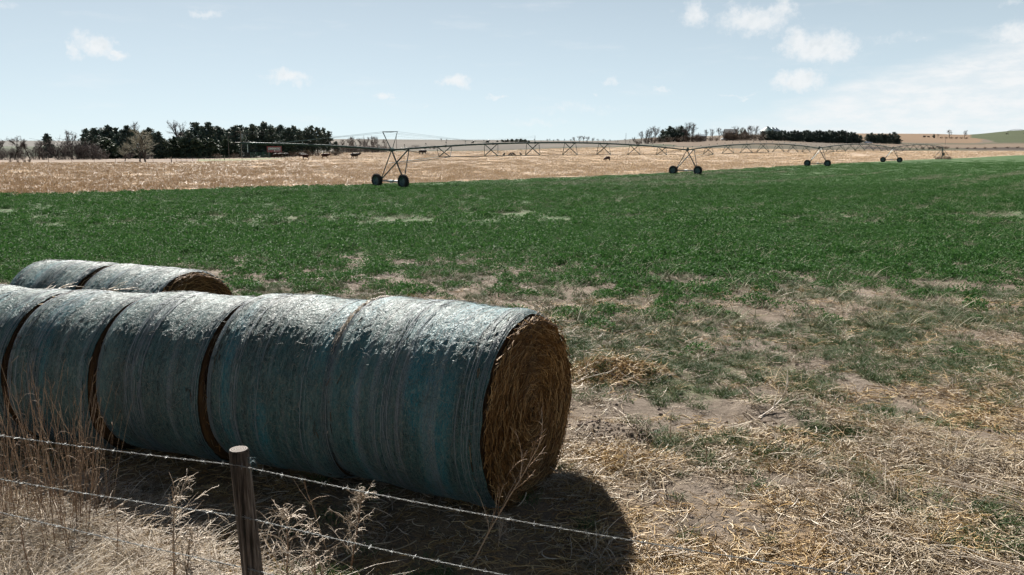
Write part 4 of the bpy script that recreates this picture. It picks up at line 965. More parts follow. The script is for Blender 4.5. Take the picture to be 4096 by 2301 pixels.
    def sheaf(label, p0, p1, n, seed, l0):
        g = np.random.default_rng(seed); a = np.array(onground(*p0)); b = np.array(onground(*p1)); root = empty('straw_sheaf', a); setp(root, label, 'straw'); P = []
        for k in range(n):
            s = np.linspace(0, 1, 8)[:, None]; st = g.normal(0, [.20, .12, .0]); e = (b - a) * g.uniform(.35, .9) + g.normal(0, [.16, .12, .02])
            h = g.uniform(.01, .10); p = st + e * s; p[:, 2] = (e[2] * s[:, 0]) + h * np.sin(s[:, 0] * 2.7) + .02; P.append(p)
        v, q = strands(np.array(P), g.uniform(.0035, .0058, n), 3); link('stalks', fast_mesh('stalks', v, q, MATS['bleached']), root)
    sheaf('sheaf of long pale bent stalks right of the dark hole', (3.75, 6.7), (3.05, 7.35), 34, 52, .8)
    sheaf('swathe of long pale stalks along the right picture edge', (4.2, 5.6), (3.4, 6.5), 30, 53, .8)
    sheaf('loose pale stalks lying in the lower right corner', (3.3, 4.6), (2.7, 5.3), 22, 54, .8)
    # tall brown grass before the left bales
    def tall(label, pxs, Y, n, seed, hmin, hmax):
        g = np.random.default_rng(seed); c = atY(sum(pxs) / 2, 1900, Y); root = empty('tall_dry_grass', onground(c[0], Y)); setp(root, label, 'dry grass'); o = np.array(root.location); P = []
        for k in range(n):
            px = g.uniform(*pxs); yy = Y + g.normal(0, .22); x = atY(px, 1900, yy)[0]; b = np.array(onground(x, yy)) - o; h = g.uniform(hmin, hmax); s = np.linspace(0, 1, 8)[:, None]
            ln = np.array([g.normal(.02, .14), g.normal(0, .12)]); P.append(b + np.concatenate([ln[0] * h * s ** 1.3, ln[1] * h * s ** 1.3, h * s], 1) + np.cumsum(g.normal(0, .004, (8, 3)), 0))
        P = np.array(P); v, q = strands(P, np.linspace(.0032, .0011, 8)[None] * g.uniform(.7, 1.3, (n, 1)), 3); link('stalks', fast_mesh('stalks', v, q, MATS['dry_stem']), root)
        # seed heads and hanging leaves
        H_ = []
        for k in range(n):
            e = P[k, -1]; d = P[k, -1] - P[k, -3]; d /= np.linalg.norm(d)
            for j in range(1):
                dd = d + g.normal(0, .25, 3); H_.append(e - d * g.uniform(0, .12) + dd * .06 * np.linspace(0, 1, 4)[:, None])
            i = g.integers(1, 6); d2 = np.array([g.normal(0, .6), g.normal(0, .6), .9]); l = g.uniform(.1, .3); ss_ = np.linspace(0, 1, 4)[:, None]
            H_.append(P[k, i] + d2 * l * ss_ * .6 - np.array([0, 0, 1]) * l * ss_ ** 2 * .6)
        v, q = strands(np.array(H_), np.full(len(H_), .0013), 3); link('seed_heads', fast_mesh('seed_heads', v, q, MATS['dry_stem']), root)
    tall('tall brown dead grass at the left edge before the bales', (-120, 310), 5.75, 120, 61, .85, 1.28)
    tall('thin outlying tall stalks before the third bale gap', (300, 440), 5.9, 34, 62, .7, 1.12)
    tall('shorter brown grass stems behind the left wires', (-100, 260), 5.45, 22, 63, .35, .75)
    # dead twigs lying on the bale tops at the left
    def twigs_on(label, a, b, seed, n):
        g = np.random.default_rng(seed); A = atY(*a); B = atY(*b); root = empty('dead_branch', A); setp(root, label, 'branch'); P = []; base = B - A
        P.append(base * np.linspace(0, 1, 7)[:, None] + np.cumsum(g.normal(0, .006, (7, 3)), 0))
        for k in range(n):
            t = g.uniform(0, .8); d = base / np.linalg.norm(base) * 1.0 + g.normal(0, .35, 3) * np.array([1, 1, .6]) + np.array([0, 0, .05]); l = g.uniform(.15, .5) * np.linalg.norm(base)
            P.append(base * t + d * l * np.linspace(0, 1, 7)[:, None] + np.cumsum(g.normal(0, .007, (7, 3)), 0))
        v, q = strands(np.array(P), g.uniform(.003, .006, len(P))[:, None] * np.linspace(1.1, .4, 7)[None], 4); link('twigs', fast_mesh('twigs', v, q, MATS['straw']), root)
    twigs_on('dead reddish twigs resting on the bale tops near the left edge', (150, 1172, 9.0), (310, 1140, 9.6), 71, 14)
    twigs_on('pale dead twigs lying across the back row bale with brown end', (345, 1178, 9.3), (545, 1146, 9.6), 72, 16)
near_plants()

# ------------------------------------------------------------------ centre pivot irrigator
TW = [np.array(p) for p in ((-11.5, 77.2), (25.5, 117.7), (60.9, 160.5), (96.7, 205.5), (132.9, 249.5))]
PIPE_H = 3.6; PR = .092
def build_irrigator():
    M = MATS
    b0 = np.array([TW[0][0], TW[0][1], gz1(*TW[0])])
    root = empty('pivot_irrigator', b0); setp(root, 'long centre pivot irrigator on wheeled towers across the field edge', 'irrigator')
    tops = [np.array([t[0], t[1], gz1(*t) + PIPE_H]) for t in TW]
    P3 = lambda p: np.asarray(p, float) - b0
    up = np.array([0, 0, 1.])
    # sprinkler shared mesh
    sp = MB(); sp.tube([(0, 0, PR - .01), (0, 0, PR + .10)], .022, 6); sp.tube([(0, 0, PR + .09), (0, 0, PR + .15)], .045, 8); spm = sp.mesh('sprinkler', M['white_plastic'])
    sh = MB(); sh.tube([(0, 0, .15 + PR), (.05, 0, .22 + PR), (.02, 0, .29 + PR), (-.05, 0, .30 + PR), (-.06, 0, .22 + PR)], .022, 6); sh.tube([(0, 0, PR + .28), (0, 0, PR + .34)], .05, 8); shm = sh.mesh('sprinkler_head', M['black_iron'])
    def sprinkler(p):
        o = link('sprinkler', spm, root); o.location = P3(p); h = link('nozzle', shm, o)
    # wheel shared meshes, axle along local x
    tm = MB(); R_, w_ = .66, .19
    tm.lathe([(.40, -w_ * .9), (.50, -w_), (.60, -w_), (R_ - .03, -w_ * .8), (R_ - .02, 0), (R_ - .03, w_ * .8), (.60, w_), (.50, w_), (.40, w_ * .9)], 32, 'x')
    for k in range(22):
        a = k * 2 * math.pi / 22
        for sd_ in (-1, 1):
            aa = a + (0 if sd_ < 0 else math.pi / 22); c = np.array([sd_ * .09, math.cos(aa) * (R_ - .005), math.sin(aa) * (R_ - .005)])
            e1 = np.array([1, 0, 0]); e3 = np.array([0, math.cos(aa), math.sin(aa)]); e2 = np.cross(e3, e1); cs, sn = math.cos(.5 * sd_), math.sin(.5 * sd_)
            Rm = np.stack([e1 * cs + e2 * sn, -e1 * sn + e2 * cs, e3], 1); tm.box(c, (.21, .05, .055), Rm)
    tyre = tm.mesh('tyre', M['tyre'])
    rm = MB(); rm.lathe([(.0, -.05), (.10, -.06), (.12, -.04), (.30, -.02), (.36, -.10), (.41, -.15), (.41, .15), (.36, .10), (.30, .03), (.12, .05), (.0, .06)], 28, 'x')
    for k in range(8):
        a = k * math.pi / 4; rm.box((-.045, .17 * math.cos(a), .17 * math.sin(a)), (.03, .025, .025))
    rim = rm.mesh('wheel', M['rim'], False)
    def bar(name, a, b, r, mat='steel', parent=None, sides=6):
        m = MB(); m.tube([P3(a), P3(b)], r, sides); return m.build(name, M[mat], parent or root, False)
    n_t = len(TW)
    frames = []
    for i in range(n_t - 1):
        d = TW[i + 1] - TW[i]; L_ = np.linalg.norm(d); u = np.array([d[0] / L_, d[1] / L_, 0]); v = np.array([u[1], -u[0], 0]); frames.append((u, v, L_))
    def span_pt(i, s):
        u, v, L_ = frames[i]; t = s / L_; return tops[i] + (tops[i + 1] - tops[i]) * t + up * (.86 * 4 * t * (1 - t))
    # spans
    for i in range(n_t - 1):
        u, v, L_ = frames[i]
        ss_ = np.linspace(0, L_, 26); m = MB(); m.tube(P3(np.array([span_pt(i, s) for s in ss_])), PR, 10); m.build('pipe_span', M['steel'], root, True)
        # flanges
        for s in np.arange(7, L_ - 3, 7.0): m = MB(); m.tube(P3([span_pt(i, s - .06), span_pt(i, s + .06)]), PR * 1.35, 10); m.build('pipe_flange', M['steel'], root)
        nodes = []
        for k in range(7):
            s = L_ * (k + 1) / 8.0; c = span_pt(i, s); dep = 1.02 + .42 * (1 - ((k - 3) / 3.2) ** 2); wv = .78 + .36 * (1 - ((k - 3) / 3.3) ** 2); dl = 1.05
            A, B = span_pt(i, s - dl), span_pt(i, s + dl); NL = c - up * dep - v * wv; NR = c - up * dep + v * wv
            m = MB()
            m.tube(P3([NL, B]), .048, 5); m.tube(P3([NR, A]), .048, 5); m.tube(P3([NL, A]), .032, 5); m.tube(P3([NR, B]), .032, 5)
            m.build('truss_brace', M['steel'], root)
            bar('cross_strut', NL, NR, .03); nodes.append((NL, NR))
        for sd_ in (0, 1):
            pts = [span_pt(i, 1.0)] + [nd[sd_] for nd in nodes] + [span_pt(i, L_ - 1.0)]; m = MB(); m.tube(P3(np.array(pts)), .018, 4); m.build('truss_rod', M['steel'], root)
        for s in np.arange(1.6, L_ - 1, 2.75): sprinkler(span_pt(i, s))
        # tower i
        g0 = np.array([TW[i][0], TW[i][1], 0]); wb = 1.98; wl = {}
        P0 = tops[i] - up * .02; P1 = span_pt(i, 2.2)
        wheel_c = []
        for sd_ in (-1, 1):
            c = g0 + v * sd_ * wb; c[2] = gz1(c[0], c[1]) + .655; wheel_c.append(c)
            w = link('wheel', rim, root); w.location = P3(c - u * .30); w.rotation_euler = (RNG.uniform(0, 6), 0, 0)
            w.rotation_euler = (0, 0, math.atan2(u[1], u[0])); link('tyre', tyre, w)
        bl = wheel_c[0] + v * .30 + up * .18; br = wheel_c[1] - v * .30 + up * .18
        m = MB(); m.tube(P3([wheel_c[0] + u * .05, wheel_c[1] + u * .05]), .085, 8); m.build('base_beam', M['steel'], root)
        m = MB(); m.tube(P3([wheel_c[0] + v * .2 - u * .12 - up * .02, wheel_c[1] - v * .2 - u * .12 - up * .02]), .03, 6); m.build('drive_shaft', M['steel_light'], root)
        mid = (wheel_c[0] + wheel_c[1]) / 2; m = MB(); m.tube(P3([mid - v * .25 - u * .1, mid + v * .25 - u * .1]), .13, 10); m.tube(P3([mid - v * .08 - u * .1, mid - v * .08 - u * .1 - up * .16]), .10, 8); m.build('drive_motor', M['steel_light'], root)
        for c in wheel_c:
            m = MB(); m.tube(P3([c - u * .22, c + u * .14]), .16, 10); m.build('gearbox', M['steel'], root)
        legs = {}
        for nm, bb in (('L', bl), ('R', br)):
            for tp, tt, rr in (('0', P0, .05 if nm == 'L' else .072), ('1', P1, .072 if nm == 'L' else .05)):
                bar('leg', bb + u * (.0 if tp == '0' else .06), tt, rr); legs[nm + tp] = (bb, tt)
        q = .46; mid_pts = {k: a + (b - a) * (1 - q) for k, (a, b) in legs.items()}
        bar('leg_brace', mid_pts['L0'], mid_pts['L1'], .022); bar('leg_brace', mid_pts['R0'], mid_pts['R1'], .022)
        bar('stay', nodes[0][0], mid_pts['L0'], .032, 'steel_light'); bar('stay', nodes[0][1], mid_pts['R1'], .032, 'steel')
        m = MB(); m.box(P3(tops[i] + up * .02), (.34, .34, .26)); m.tube(P3([tops[i] - u * .3, tops[i] + u * .3]), PR * 1.5, 10); m.build('tower_joint', M['steel'], root)
        if i > 0:
            m = MB(); m.box(P3(tops[i] + up * .22 + v * .1), (.26, .3, .24)); m.build('tower_box', M['steel'], root)
    # overhanging end boom, away from the pivot
    u, v, L_ = frames[0]; E0 = tops[0]; bl_ = 15.6
    def boom(s): return E0 - u * s + up * (.55 * s / bl_ + .12 * math.sin(s / bl_ * math.pi))
    m = MB(); m.tube(P3(np.array([boom(s) for s in np.linspace(0, bl_, 12)])), [PR * 1.0] * 6 + [PR * .9] * 6, 10); m.build('end_boom', M['steel'], root, True)
    for s in (1.5, 4.2, 7.0, 9.8, 12.4): sprinkler(boom(s))
    e = boom(bl_); m = MB(); m.tube(P3([e, e - u * .5 + up * .02]), .05, 8); m.tube(P3([e + u * .3 - up * .05, e + u * .2 - up * .45]), .10, 8); m.build('end_gun', M['black_iron'], root)
    bar('drop_hose', e + u * .6 - up * .08, e + u * .6 - up * .75, .03, 'white_plastic')
    # inverted triangle mast with stay cables
    ml = E0 - v * 1.15 + up * 1.72 - u * .1; mr = E0 + v * 1.05 + up * 1.70 - u * .1
    m = MB(); m.tube(P3([E0 - v * .1 + up * .05, ml]), .045, 6); m.tube(P3([E0 + v * .1 + up * .05, mr]), .032, 6); m.tube(P3([ml, mr]), .038, 6); m.build('cable_mast', M['steel'], root)
    m = MB(); m.box(P3(E0 + up * .16 + v * .12), (.25, .2, .12)); m.build('tower_light', M['white_plastic'], root)
    for c in (ml, mr):
        m = MB(); m.tube(P3([boom(bl_ * .82), c]), .010, 4); m.build('stay_cable', M['steel_light'], root)
        m = MB(); m.tube(P3([c, span_pt(0, 14.5)]), .008, 4); m.build('stay_cable', M['steel_light'], root)
    # pivot point
    c = tops[-1]; zb = gz1(*TW[-1]); m = MB()
    legs = []
    for sx, sy in ((-1, -1), (1, -1), (1, 1), (-1, 1)):
        f = np.array([TW[-1][0] + sx * 1.9, TW[-1][1] + sy * 1.9, gz1(TW[-1][0] + sx * 1.9, TW[-1][1] + sy * 1.9) - .05]); legs.append(f)
        bar('pivot_leg', f, c + np.array([sx * .18, sy * .18, -.45]), .055)
    tp = [c + np.array([sx * .18, sy * .18, -.45]) for sx, sy in ((-1, -1), (1, -1), (1, 1), (-1, 1))]
    for t in (.3, .62):
        for k in range(4):
            bar('pivot_girt', legs[k] + (tp[k] - legs[k]) * t, legs[(k + 1) % 4] + (tp[(k + 1) % 4] - legs[(k + 1) % 4]) * t, .03)
    m = MB(); m.tube(P3([np.array([c[0], c[1], zb - .05]), c - up * .05]), .12, 10); m.tube(P3([c - up * .5, c + up * .25]), .2, 10); m.build('pivot_riser', M['steel'], root)
    m = MB(); m.box(P3([c[0] + .3, c[1] - .3, zb + 1.5]), (.5, .3, .8)); m.build('control_box', M['steel'], root)
    return span_pt, frames, tops
span_pt, frames, tops = build_irrigator()

# ------------------------------------------------------------------ trees
def bare_tree_mesh(seed, H_=10., spread=.55, mat='twig_grey', trunk_mat='bark', lean=(0, 0), kids=(7, 5, 5, 4), trunk_frac=.35):
    g = np.random.default_rng(seed); S_ = 5
    def grow(p, d, l, wob, up):
        st = np.zeros((S_, 3)); v = d / np.linalg.norm(d)
        for j in range(S_):
            st[j] = p if j == 0 else st[j - 1] + v * l / (S_ - 1); v = v + g.normal(0, wob, 3) + np.array([0, 0, up]); v /= np.linalg.norm(v)
        return st
    tr = grow(np.zeros(3), np.array([lean[0], lean[1], 1.]), H_ * .62, .09, .05); lv = [(tr, H_ * .62, H_ * .020)]; big = [(tr, H_ * .020)]; twg = []
    for level in range(4):
        nx = []
        for path, l, r in lv:
            for k in range(kids[level]):
                t = g.uniform(trunk_frac if level == 0 else .2, 1.0); i = t * (S_ - 1); i0 = min(int(i), S_ - 2); p = path[i0] + (path[i0 + 1] - path[i0]) * (i - i0)
                d = path[i0 + 1] - path[i0]; d = d / np.linalg.norm(d) + g.normal(0, spread + .12 * level, 3) * np.array([1, 1, .7]); l2 = l * g.uniform(.42, .72) * (1.1 - .35 * t)
                st = grow(p, d, l2, .13, .07); r2 = max(r * (.62 if level == 0 else .5), .014); nx.append((st, l2, r2)); (big if level < 1 else twg).append((st, r2))
        lv = nx
    tp = np.linspace(1.1, .45, S_)[None]
    v, q = strands(np.array([p for p, r in big]), np.array([r for p, r in big])[:, None] * tp, 6); mt = fast_mesh('trunk', v, q, MATS[trunk_mat])
    v, q = strands(np.array([p[::2] for p, r in twg]), np.array([r for p, r in twg])[:, None] * np.linspace(1.1, .5, 3)[None], 3); mc = fast_mesh('crown', v, q, MATS[mat])
    return mt, mc
def conifer_mesh(seed, H_=12., W_=2.6, base=.08, shape='cedar', mat='needles', n_br=70, per=26, size=.34):
    g = np.random.default_rng(seed)
    tz = np.linspace(0, H_ * .97, 8); m = MB(); m.tube(np.stack([g.normal(0, .03, 8) * tz * .2, g.normal(0, .03, 8) * tz * .2, tz], -1), np.linspace(H_ * .017, .03, 8), 7)
    Q = []; BR = []
    for k in range(n_br):
        t = base + (1 - base) * (k + g.random()) / n_br; z = t * H_
        if shape == 'cedar': prof = (1 - t) ** .62 * min(1, (t - base) / .10 + .55)
        else: prof = (1 - ((t - .45) / .62) ** 2) * .8 if t > .25 else .5
        L_ = max(W_ * max(prof, .06) * g.uniform(.35, 1.4), .25); a = g.uniform(0, 2 * np.pi); slope = g.uniform(-.1, .55) if shape == 'cedar' else g.uniform(-.15, .35)
        d = np.array([math.cos(a), math.sin(a), slope]); BR.append([np.array([0, 0, z]), np.array([0, 0, z]) + d * L_])
        n = max(6, int(per * L_ / W_ + 4)); u = g.uniform(.15, 1.0, n) ** .8; c = np.array([0, 0, z]) + d * (u * L_)[:, None] + g.normal(0, .18 + .06 * L_, (n, 3)) * np.array([1, 1, .75])
        Q.append(c)
    c = np.concatenate(Q + [np.array([[0, 0, H_ * (.9 + .1 * i / 6)] for i in range(7)]) + g.normal(0, .07, (7, 3))]); n = len(c)
    d = g.normal(0, 1, (n, 3)) + np.array([0, 0, .35]); d /= np.linalg.norm(d, axis=1, keepdims=True); w = np.cross(d, g.normal(0, 1, (n, 3))); w /= np.linalg.norm(w, axis=1, keepdims=True)
    s = (size * g.uniform(.6, 1.5, n))[:, None]
    v = np.stack([c - d * s, c + w * s * .55, c + d * s * 1.1, c - w * s * .55], 1).reshape(-1, 3)
    v1, q1 = strands(np.array(BR), np.repeat(np.array([[.045, .012]]), len(BR), 0), 3)
    mt = m.mesh('trunk', MATS['dark_trunk'])
    mc = fast_mesh('crown', np.concatenate([v, v1]), np.concatenate([np.arange(n * 4).reshape(-1, 4), q1 + n * 4]), MATS[mat]); return mt, mc
def shrub_mesh(seed, mat, n=26, R_=1.6, H_=2.6):
    g = np.random.default_rng(seed); P = []; r = []
    for k in range(n):
        a = g.uniform(0, 2 * np.pi); b = np.array([math.cos(a), math.sin(a), 0]) * g.uniform(0, .35) * R_; d = np.array([math.cos(a) * g.uniform(.1, 1.0) * R_, math.sin(a) * g.uniform(.1, 1.0) * R_, H_ * g.uniform(.5, 1.05)])
        s = np.linspace(0, 1, 4)[:, None]; p = b + d * s + np.cumsum(g.normal(0, .05, (4, 3)), 0); P.append(p); r.append(.022)
        for j in range(14):
            t = g.uniform(.2, 1); q0 = b + d * t; dd = d / np.linalg.norm(d) + g.normal(0, .7, 3); P.append(q0 + dd * g.uniform(.25, .8) * s * R_ * .5 + np.cumsum(g.normal(0, .03, (4, 3)), 0)); r.append(.014)
    P = np.array(P); P[..., 2] = np.maximum(P[..., 2], 0); v, q = strands(P, np.array(r), 3); return fast_mesh('branches', v, q, MATS[mat])
PROTO = {}
for i in range(5): PROTO['cedar%d' % i] = conifer_mesh(500 + i, 10, 3.0 + .35 * i, .04, 'cedar', 'needles', 110, 40, .30)
for i in range(4): PROTO['pine%d' % i] = conifer_mesh(520 + i, 10, 1.9 + .3 * i, .20, 'pine', 'needles', 60, 30, .28)
for i in range(3): PROTO['round%d' % i] = conifer_mesh(540 + i, 8, 3.6 + .3 * i, .03, 'cedar', 'needles_green', 110, 44, .32)
for i in range(4): PROTO['bare%d' % i] = bare_tree_mesh(560 + i, 10, .55)
for i in range(2): PROTO['olive%d' % i] = bare_tree_mesh(580 + i, 10, .62, 'twig_olive', 'bark', (.15, 0), (9, 6, 5, 5), .15)
for i in range(2): PROTO['orchard%d' % i] = bare_tree_mesh(590 + i, 6, .85, 'twig_grey', 'dark_trunk', (.35 * (1 - 2 * i), 0), (8, 6, 5, 4), .15)
for i in range(3): PROTO['shrub%d' % i] = (None, shrub_mesh(600 + i, 'twig_grey', 26))
for i in range(2): PROTO['brush%d' % i] = (None, shrub_mesh(610 + i, 'brush_brown', 26))
PH = {}
for k, (a, b) in PROTO.items():
    co = np.empty(len(b.vertices) * 3, dtype=np.float32); b.vertices.foreach_get('co', co); PH[k] = float(np.percentile(co.reshape(-1, 3)[:, 2], 99.5))
ORD = ['', 'second', 'third', 'fourth', 'fifth', 'sixth', 'seventh', 'eighth', 'ninth', 'tenth', 'eleventh', 'twelfth', 'thirteenth', 'fourteenth', 'fifteenth', 'sixteenth', 'seventeenth', 'eighteenth', 'nineteenth', 'twentieth']
def ordinal(i, n):
    if i == 0: return 'leftmost'
    if i == n - 1: return 'rightmost'
    if i < 20: return ORD[i] + ' from left'
    j = n - 1 - i
    if j < 20: return ORD[j] + ' from right'
    return 'middle one'
def tree(kind, name, label, cat, px, D, top_py=None, height=None, wide=1.0, group=None, rz=None):
    b = G(px, D, -.08)
    if height is None: height = max(atY(px, top_py, D)[2] - b.z, 1.0)
    s = height / PH[kind]; mt, mc = PROTO[kind]
    root = empty(name, b, RNG.uniform(0, 6.28) if rz is None else rz); root.scale = (s * wide, s * wide, s); setp(root, label, cat, group)
    if mt: link('trunk', mt, root)
    link('crown' if mt else 'branches', mc, root); return root
def many(items, name, fmt, cat, group):
    items = sorted(items, key=lambda t: t[1])
    for i, it in enumerate(items): tree(it[0], name, fmt.format(ordinal(i, len(items))), cat, it[1], it[2], *it[3:4], **(it[4] if len(it) > 4 else {}), group=group)
r_ = lambda a, b: RNG.uniform(a, b)
def build_trees():
    # left grove: conifers
    con = [(195, 536), (352, 517), (388, 514), (440, 506), (470, 513), (516, 504), (606, 514), (640, 528), (760, 524), (790, 492), (840, 491), (880, 508), (922, 518), (947, 506), (966, 503), (990, 512), (1015, 500), (1038, 507), (1063, 492), (1090, 511), (1110, 520), (1128, 503), (1157, 512), (1180, 507)]
    many([('cedar%d' % (i % 5), px, r_(325, 365), ty, {'wide': r_(1.15, 1.55)}) for i, (px, ty) in enumerate(con)], 'cedar_tree', 'dark cedar tree, {} of the cedars in the left grove', 'tree', 'cedars of the left grove')
    con2 = [(372, 528), (415, 520), (492, 522), (540, 522), (585, 528), (625, 534), (735, 530), (815, 508), (860, 512), (900, 520), (935, 520), (978, 520), (1028, 516), (1050, 510), (1075, 512), (1100, 522), (1142, 518), (1168, 520), (1192, 524), (1213, 528), (1240, 526)]
    many([('cedar%d' % ((i + 3) % 5), px, r_(366, 385), ty, {'wide': r_(1.3, 1.7)}) for i, (px, ty) in enumerate(con2)], 'cedar_tree', 'shaded cedar, {} in the rear row of the left grove', 'tree', 'rear row of the left grove')
    pin = [(1202, 520), (1228, 513), (1250, 504), (1272, 510), (1296, 512), (1318, 526)]
    many([('pine%d' % (i % 4), px, r_(335, 350), ty, {'wide': 1.15}) for i, (px, ty) in enumerate(pin)], 'pine_tree', 'thin pine, {} of six at the left grove end', 'tree', 'pines at the grove end')
    rnd = [(660, 556), (700, 549), (745, 556), (790, 556), (570, 560), (430, 552), (395, 558), (845, 556), (910, 560), (990, 556), (1085, 556), (1150, 560)]
    many([('round%d' % (i % 3), px, r_(326, 336), ty, {'wide': r_(1.2, 1.6)}) for i, (px, ty) in enumerate(rnd)], 'cedar_tree', 'low rounded dark evergreen, {} along the front of the left grove', 'tree', 'low evergreens before the left grove')
    tree('bare0', 'bare_tree', 'tall bare tree rising above the middle of the left grove', 'tree', 708, 372, 482, wide=1.05)
    tree('bare1', 'bare_tree', 'grey bare tree near the left end of the left grove', 'tree', 288, 318, 520, wide=1.0)
    tree('bare2', 'bare_tree', 'bare treetop showing above cedars left of the grove middle', 'tree', 560, 375, 486, wide=.7)
    tree('olive0', 'bare_tree', 'pale leaning bare willow before the left grove beside the fence', 'tree', 560, 242, 512, wide=1.0, rz=.4)
    tree('olive1', 'bare_tree', 'small pale bare tree beside the leaning willow', 'tree', 500, 262, 572, wide=1.3)
    tree('olive0', 'bare_tree', 'pale bare willow behind the leaning willow, its crown wider', 'tree', 582, 250, 520, wide=1.25, rz=2.2)
    tree('orchard1', 'bare_tree', 'bushy bare tree cut by the left picture edge', 'tree', 10, 312, 552, wide=1.3, rz=1.2)
    tree('orchard0', 'bare_tree', 'low bushy bare tree just left of the first cedar', 'tree', 158, 314, 560, wide=1.4, rz=2.0)
    tree('orchard0', 'bare_tree', 'crooked bare tree at the far left edge', 'tree', 60, 300, 545, wide=1.0, rz=.2)
    tree('orchard1', 'bare_tree', 'crooked bare tree between left edge and first cedar', 'tree', 122, 300, 546, wide=1.0, rz=.1)
    shr = [(5, 585), (30, 590), (62, 588), (92, 586), (140, 588), (175, 584), (240, 556), (262, 580), (318, 572), (345, 556), (372, 566), (300, 556), (400, 590), (425, 608), (520, 606), (590, 606)]
    many([('shrub%d' % (i % 3), px, r_(300, 312), ty, {'wide': r_(.9, 1.5)}) for i, (px, ty) in enumerate(shr)], 'bare_shrub', 'grey leafless shrub, {} before the left grove', 'shrub', 'leafless shrubs before the left grove')
    us = [(940, 612), (1000, 612), (1060, 614), (1130, 606), (1170, 604), (1200, 600), (1230, 598), (1270, 600), (1310, 602), (870, 612), (1345, 596)]
    many([('brush%d' % (i % 2), px, r_(318, 330), ty, {'wide': r_(1.1, 1.7)}) for i, (px, ty) in enumerate(us)], 'brush', 'brown undergrowth bush, {} at the feet of the left grove', 'shrub', 'undergrowth of the left grove')
    tree('cedar2', 'cedar_tree', 'small lone cedar just right of the left grove', 'tree', 1346, 345, 566, wide=1.1)
    thk = [(1375, 556), (1398, 548), (1420, 545), (1445, 552), (1470, 548), (1490, 544), (1515, 545), (1540, 556), (1410, 562), (1460, 566), (1500, 566)]
    many([('bare%d' % (i % 4), px, r_(440, 475), ty, {'wide': r_(.8, 1.1)}) for i, (px, ty) in enumerate(thk)], 'bare_tree', 'thin grey bare tree, {} in the thicket behind the irrigator mast', 'tree', 'thicket behind the mast')
    many([('shrub%d' % (i % 3), 1366 + i * 15.5, r_(425, 438), 574 + (i * 7) % 12, {'wide': r_(1.3, 1.9)}) for i in range(12)], 'bare_shrub', 'grey leafless shrub, {} in the thicket behind the mast', 'shrub', 'shrubs of the thicket')
    hb = [(1640, 585), (1665, 578), (1700, 588), (1735, 580), (1720, 592)]
    many([('shrub%d' % (i % 3), px, 560, ty, {'wide': 1.5}) for i, (px, ty) in enumerate(hb)], 'bare_shrub', 'dark leafless bush, {} on the hillside right of the mast', 'shrub', 'bushes on the hillside')
    tree('bare1', 'bare_tree', 'lone distant tree on the middle skyline, left of two', 'tree', 1766, 1500, 553, wide=1.2); tree('bare2', 'bare_tree', 'lone distant tree on the middle skyline, right of two', 'tree', 1785, 1500, 556, wide=1.2)
    # middle skyline
    mid = [(1990, 562), (2010, 560), (2030, 557), (2048, 556), (2066, 556), (2084, 555), (2100, 557), (2115, 562)]
    many([('round%d' % (i % 3), px, r_(1450, 1500), ty, {'wide': 1.9}) for i, (px, ty) in enumerate(mid)], 'bush', 'dark round bush, {} in the long clump on the middle skyline', 'shrub', 'dark clump on the middle skyline')
    mb = [(2165, 563), (2190, 556), (2212, 558), (2232, 556), (2258, 562), (2282, 556), (2300, 548), (2318, 544), (2334, 543), (2350, 546), (2368, 551), (2392, 556), (2415, 556), (2440, 558), (2462, 562), (2500, 556), (2520, 556), (2290, 562), (2345, 560), (2430, 566)]
    many([('bare%d' % (i % 4), px, r_(1150, 1350), ty, {'wide': r_(1.3, 1.9)}) for i, (px, ty) in enumerate(mb)], 'bare_tree', 'grey leafless tree, {} along the middle skyline behind the first span', 'tree', 'bare trees on the middle skyline')
    # right knoll
    kb = [(2536, 548), (2566, 524), (2580, 520), (2604, 512), (2620, 504), (2594, 528), (2704, 502), (2755, 489), (2768, 494), (2740, 505)]
    many([('bare%d' % (i % 4), px, r_(478, 500), ty, {'wide': r_(.8, 1.1)}) for i, (px, ty) in enumerate(kb)], 'bare_tree', 'bare tree, {} on the wooded knoll right of the second tower', 'tree', 'bare trees on the knoll')
    kc = [(2650, 519), (2678, 506), (2692, 512), (2724, 505), (2738, 518), (2664, 526), (2710, 520)]
    many([('cedar%d' % (i % 5), px, r_(485, 500), ty, {'wide': r_(1.3, 1.6)}) for i, (px, ty) in enumerate(kc)], 'cedar_tree', 'dark cedar, {} on the wooded knoll', 'tree', 'cedars on the knoll')
    ks = [(2552, 556), (2590, 548), (2614, 546), (2640, 548), (2752, 536), (2772, 530), (2788, 538), (2676, 545), (2716, 545), (2800, 545)]
    many([('brush%d' % (i % 2), px, 480, ty, {'wide': r_(1.2, 1.8)}) for i, (px, ty) in enumerate(ks)], 'brush', 'dark leafless bush, {} at the edge of the wooded knoll', 'shrub', 'bushes of the knoll')
    yb = [(2827, 517), (2852, 515), (2876, 511), (2944, 504), (2962, 508), (2988, 508), (3004, 502), (3022, 502)]
    many([('bare%d' % ((i + 1) % 4), px, r_(495, 515), ty, {'wide': r_(.8, 1.0)}) for i, (px, ty) in enumerate(yb)], 'bare_tree', 'bare yard tree, {} around the hilltop farm buildings', 'tree', 'yard trees of the hilltop farm')
    ysh = [(2905, 520), (2920, 524), (2935, 522), (2950, 528), (2968, 526), (2985, 528), (3000, 530), (3020, 530), (3040, 528), (2842, 545), (2866, 545)]
    many([('brush%d' % (i % 2), px, r_(486, 494), ty, {'wide': r_(1.0, 1.4)}) for i, (px, ty) in enumerate(ysh)], 'brush', 'dark leafless bush, {} before the hilltop farm buildings', 'shrub', 'bushes before the farm')
